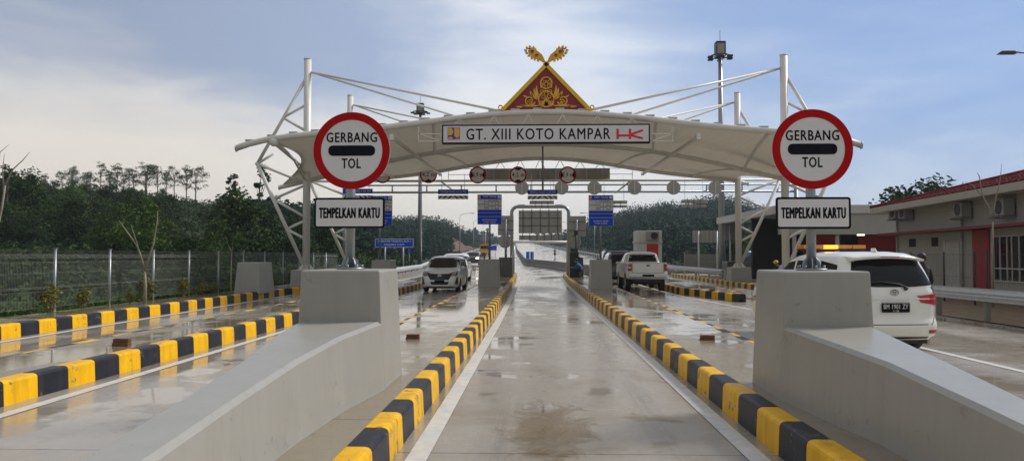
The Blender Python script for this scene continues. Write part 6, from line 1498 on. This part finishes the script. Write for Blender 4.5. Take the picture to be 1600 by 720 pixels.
    mb.cbox(tuple(hd+Vector((0, .093, -.03))*s_), (.045*s_, .012, .008)); child(mb, 'eyes_and_mouth', 'hair')
    mb = MB(); mb.sphere(tuple(hd+Vector((0, -.014, .055))*s_), .108*s_, 0, 16, 12, (.86, .96, 1.02)); 
    if hat: mb = MB(); mb.sphere(tuple(hd+Vector((0, 0, .07))*s_), .125*s_, 0, 16, 10, (.95, 1.1, .85)); mb.disc(tuple(hd+Vector((0, .03, .07))*s_), .15*s_, .012, 20, axis='z'); child(mb, 'helmet', hat)
    else:
        child(mb, 'hair', 'hair')
    t.rotation_euler = (0, 0, rz); return t
def at(px, Y, z): p = PY(px, 400, Y); return (p.x, Y, z)
person('person in dark jacket standing behind the right side of the white people carrier', at(1441, 17.2, 0), R(20), 1.64, 'stand', 'cloth_black')
person('worker with yellow helmet bending beside the canopy column on the right', at(1221, 35.5, .0), R(20), 1.5, 'lean', 'cloth_navy', hat='helmet_yellow')
person('man in blue shirt crouching by the card reader on the right middle island', at(908, 46.6, .262), R(70), 1.75, 'crouch', 'cloth_blue')
person('person in dark clothes standing at the card reader cabinet', at(902.5, 48.0, .262), R(160), 1.7, 'lean', 'cloth_black')
person('person in red shirt standing behind the oncoming white hatchback', at(728.5, 62, 0), PI, 1.66, 'stand', 'cloth_red')
person('left one of two distant people in dark clothes beside the far dark car', at(750.5, 105, zr(105)), PI, 1.65, 'stand', 'cloth_black'); person('right one of two distant people in dark clothes beside the far dark car', at(756.5, 108, zr(108)), PI, 1.65, 'stand', 'cloth_black')
# motorcycle and rider on the far right carriageway
Y = 148; p = at(867, Y, zr(Y)); mo = thing('motorcycle', 'small dark motorcycle on the far right carriageway', 'motorcycle', p)
mb = MB(); 
for yy in (-.62, .62):
    w_ = MB(); w_.disc((p[0]+.05, Y+yy, p[2]+.3), .3, .1, 24, axis='x', r0=.2); w_.build('wheel', 'rubber', mo)
mb.tube([(p[0], Y-.5, p[2]+.45), (p[0], Y, p[2]+.5), (p[0], Y+.4, p[2]+.7)], .13, 10); mb.tube([(p[0], Y+.62, p[2]+.3), (p[0], Y+.42, p[2]+1.0)], .04, 8); mb.bar((p[0]-.32, Y+.42, p[2]+1.02), (p[0]+.32, Y+.42, p[2]+1.02), .04, .04); mb.build('frame', 'car_black', mo)
mb = MB(); mb.cbox((p[0], Y-.25, p[2]+.74), (.24, .75, .12)); mb.build('seat', 'plastic_black', mo, bevel=.03)
person('rider in dark clothes on the small motorcycle', p, 0, 1.65, 'ride', 'cloth_black', hat='helmet_yellow' if False else 'cloth_black')
# ================================================================ air: haze box
mb = MB(); mb.box(-900, 900, -60, 1350, -30, 75); hz = mb.build('haze', newmat('haze_air')[0]); hz['kind'] = 'stuff'
m = MATS['haze_air']; nt = m.node_tree; nt.nodes.remove(nt.nodes['Principled BSDF']); pv = nt.nodes.new('ShaderNodeVolumePrincipled'); pv.inputs['Color'].default_value = (.78, .89, 1., 1); pv.inputs['Density'].default_value = HAZE if 'HAZE' in globals() else .0004
nt.links.new(pv.outputs[0], nt.nodes['Material Output'].inputs['Volume'])
for kk in protos.values():
    for o in kk:
        if id(o) not in used:
            for c in list(o.children): bpy.data.objects.remove(c)
            bpy.data.objects.remove(o)
SC.cycles.volume_bounces = 0; SC.cycles.max_bounces = 6; SC.cycles.transparent_max_bounces = 6
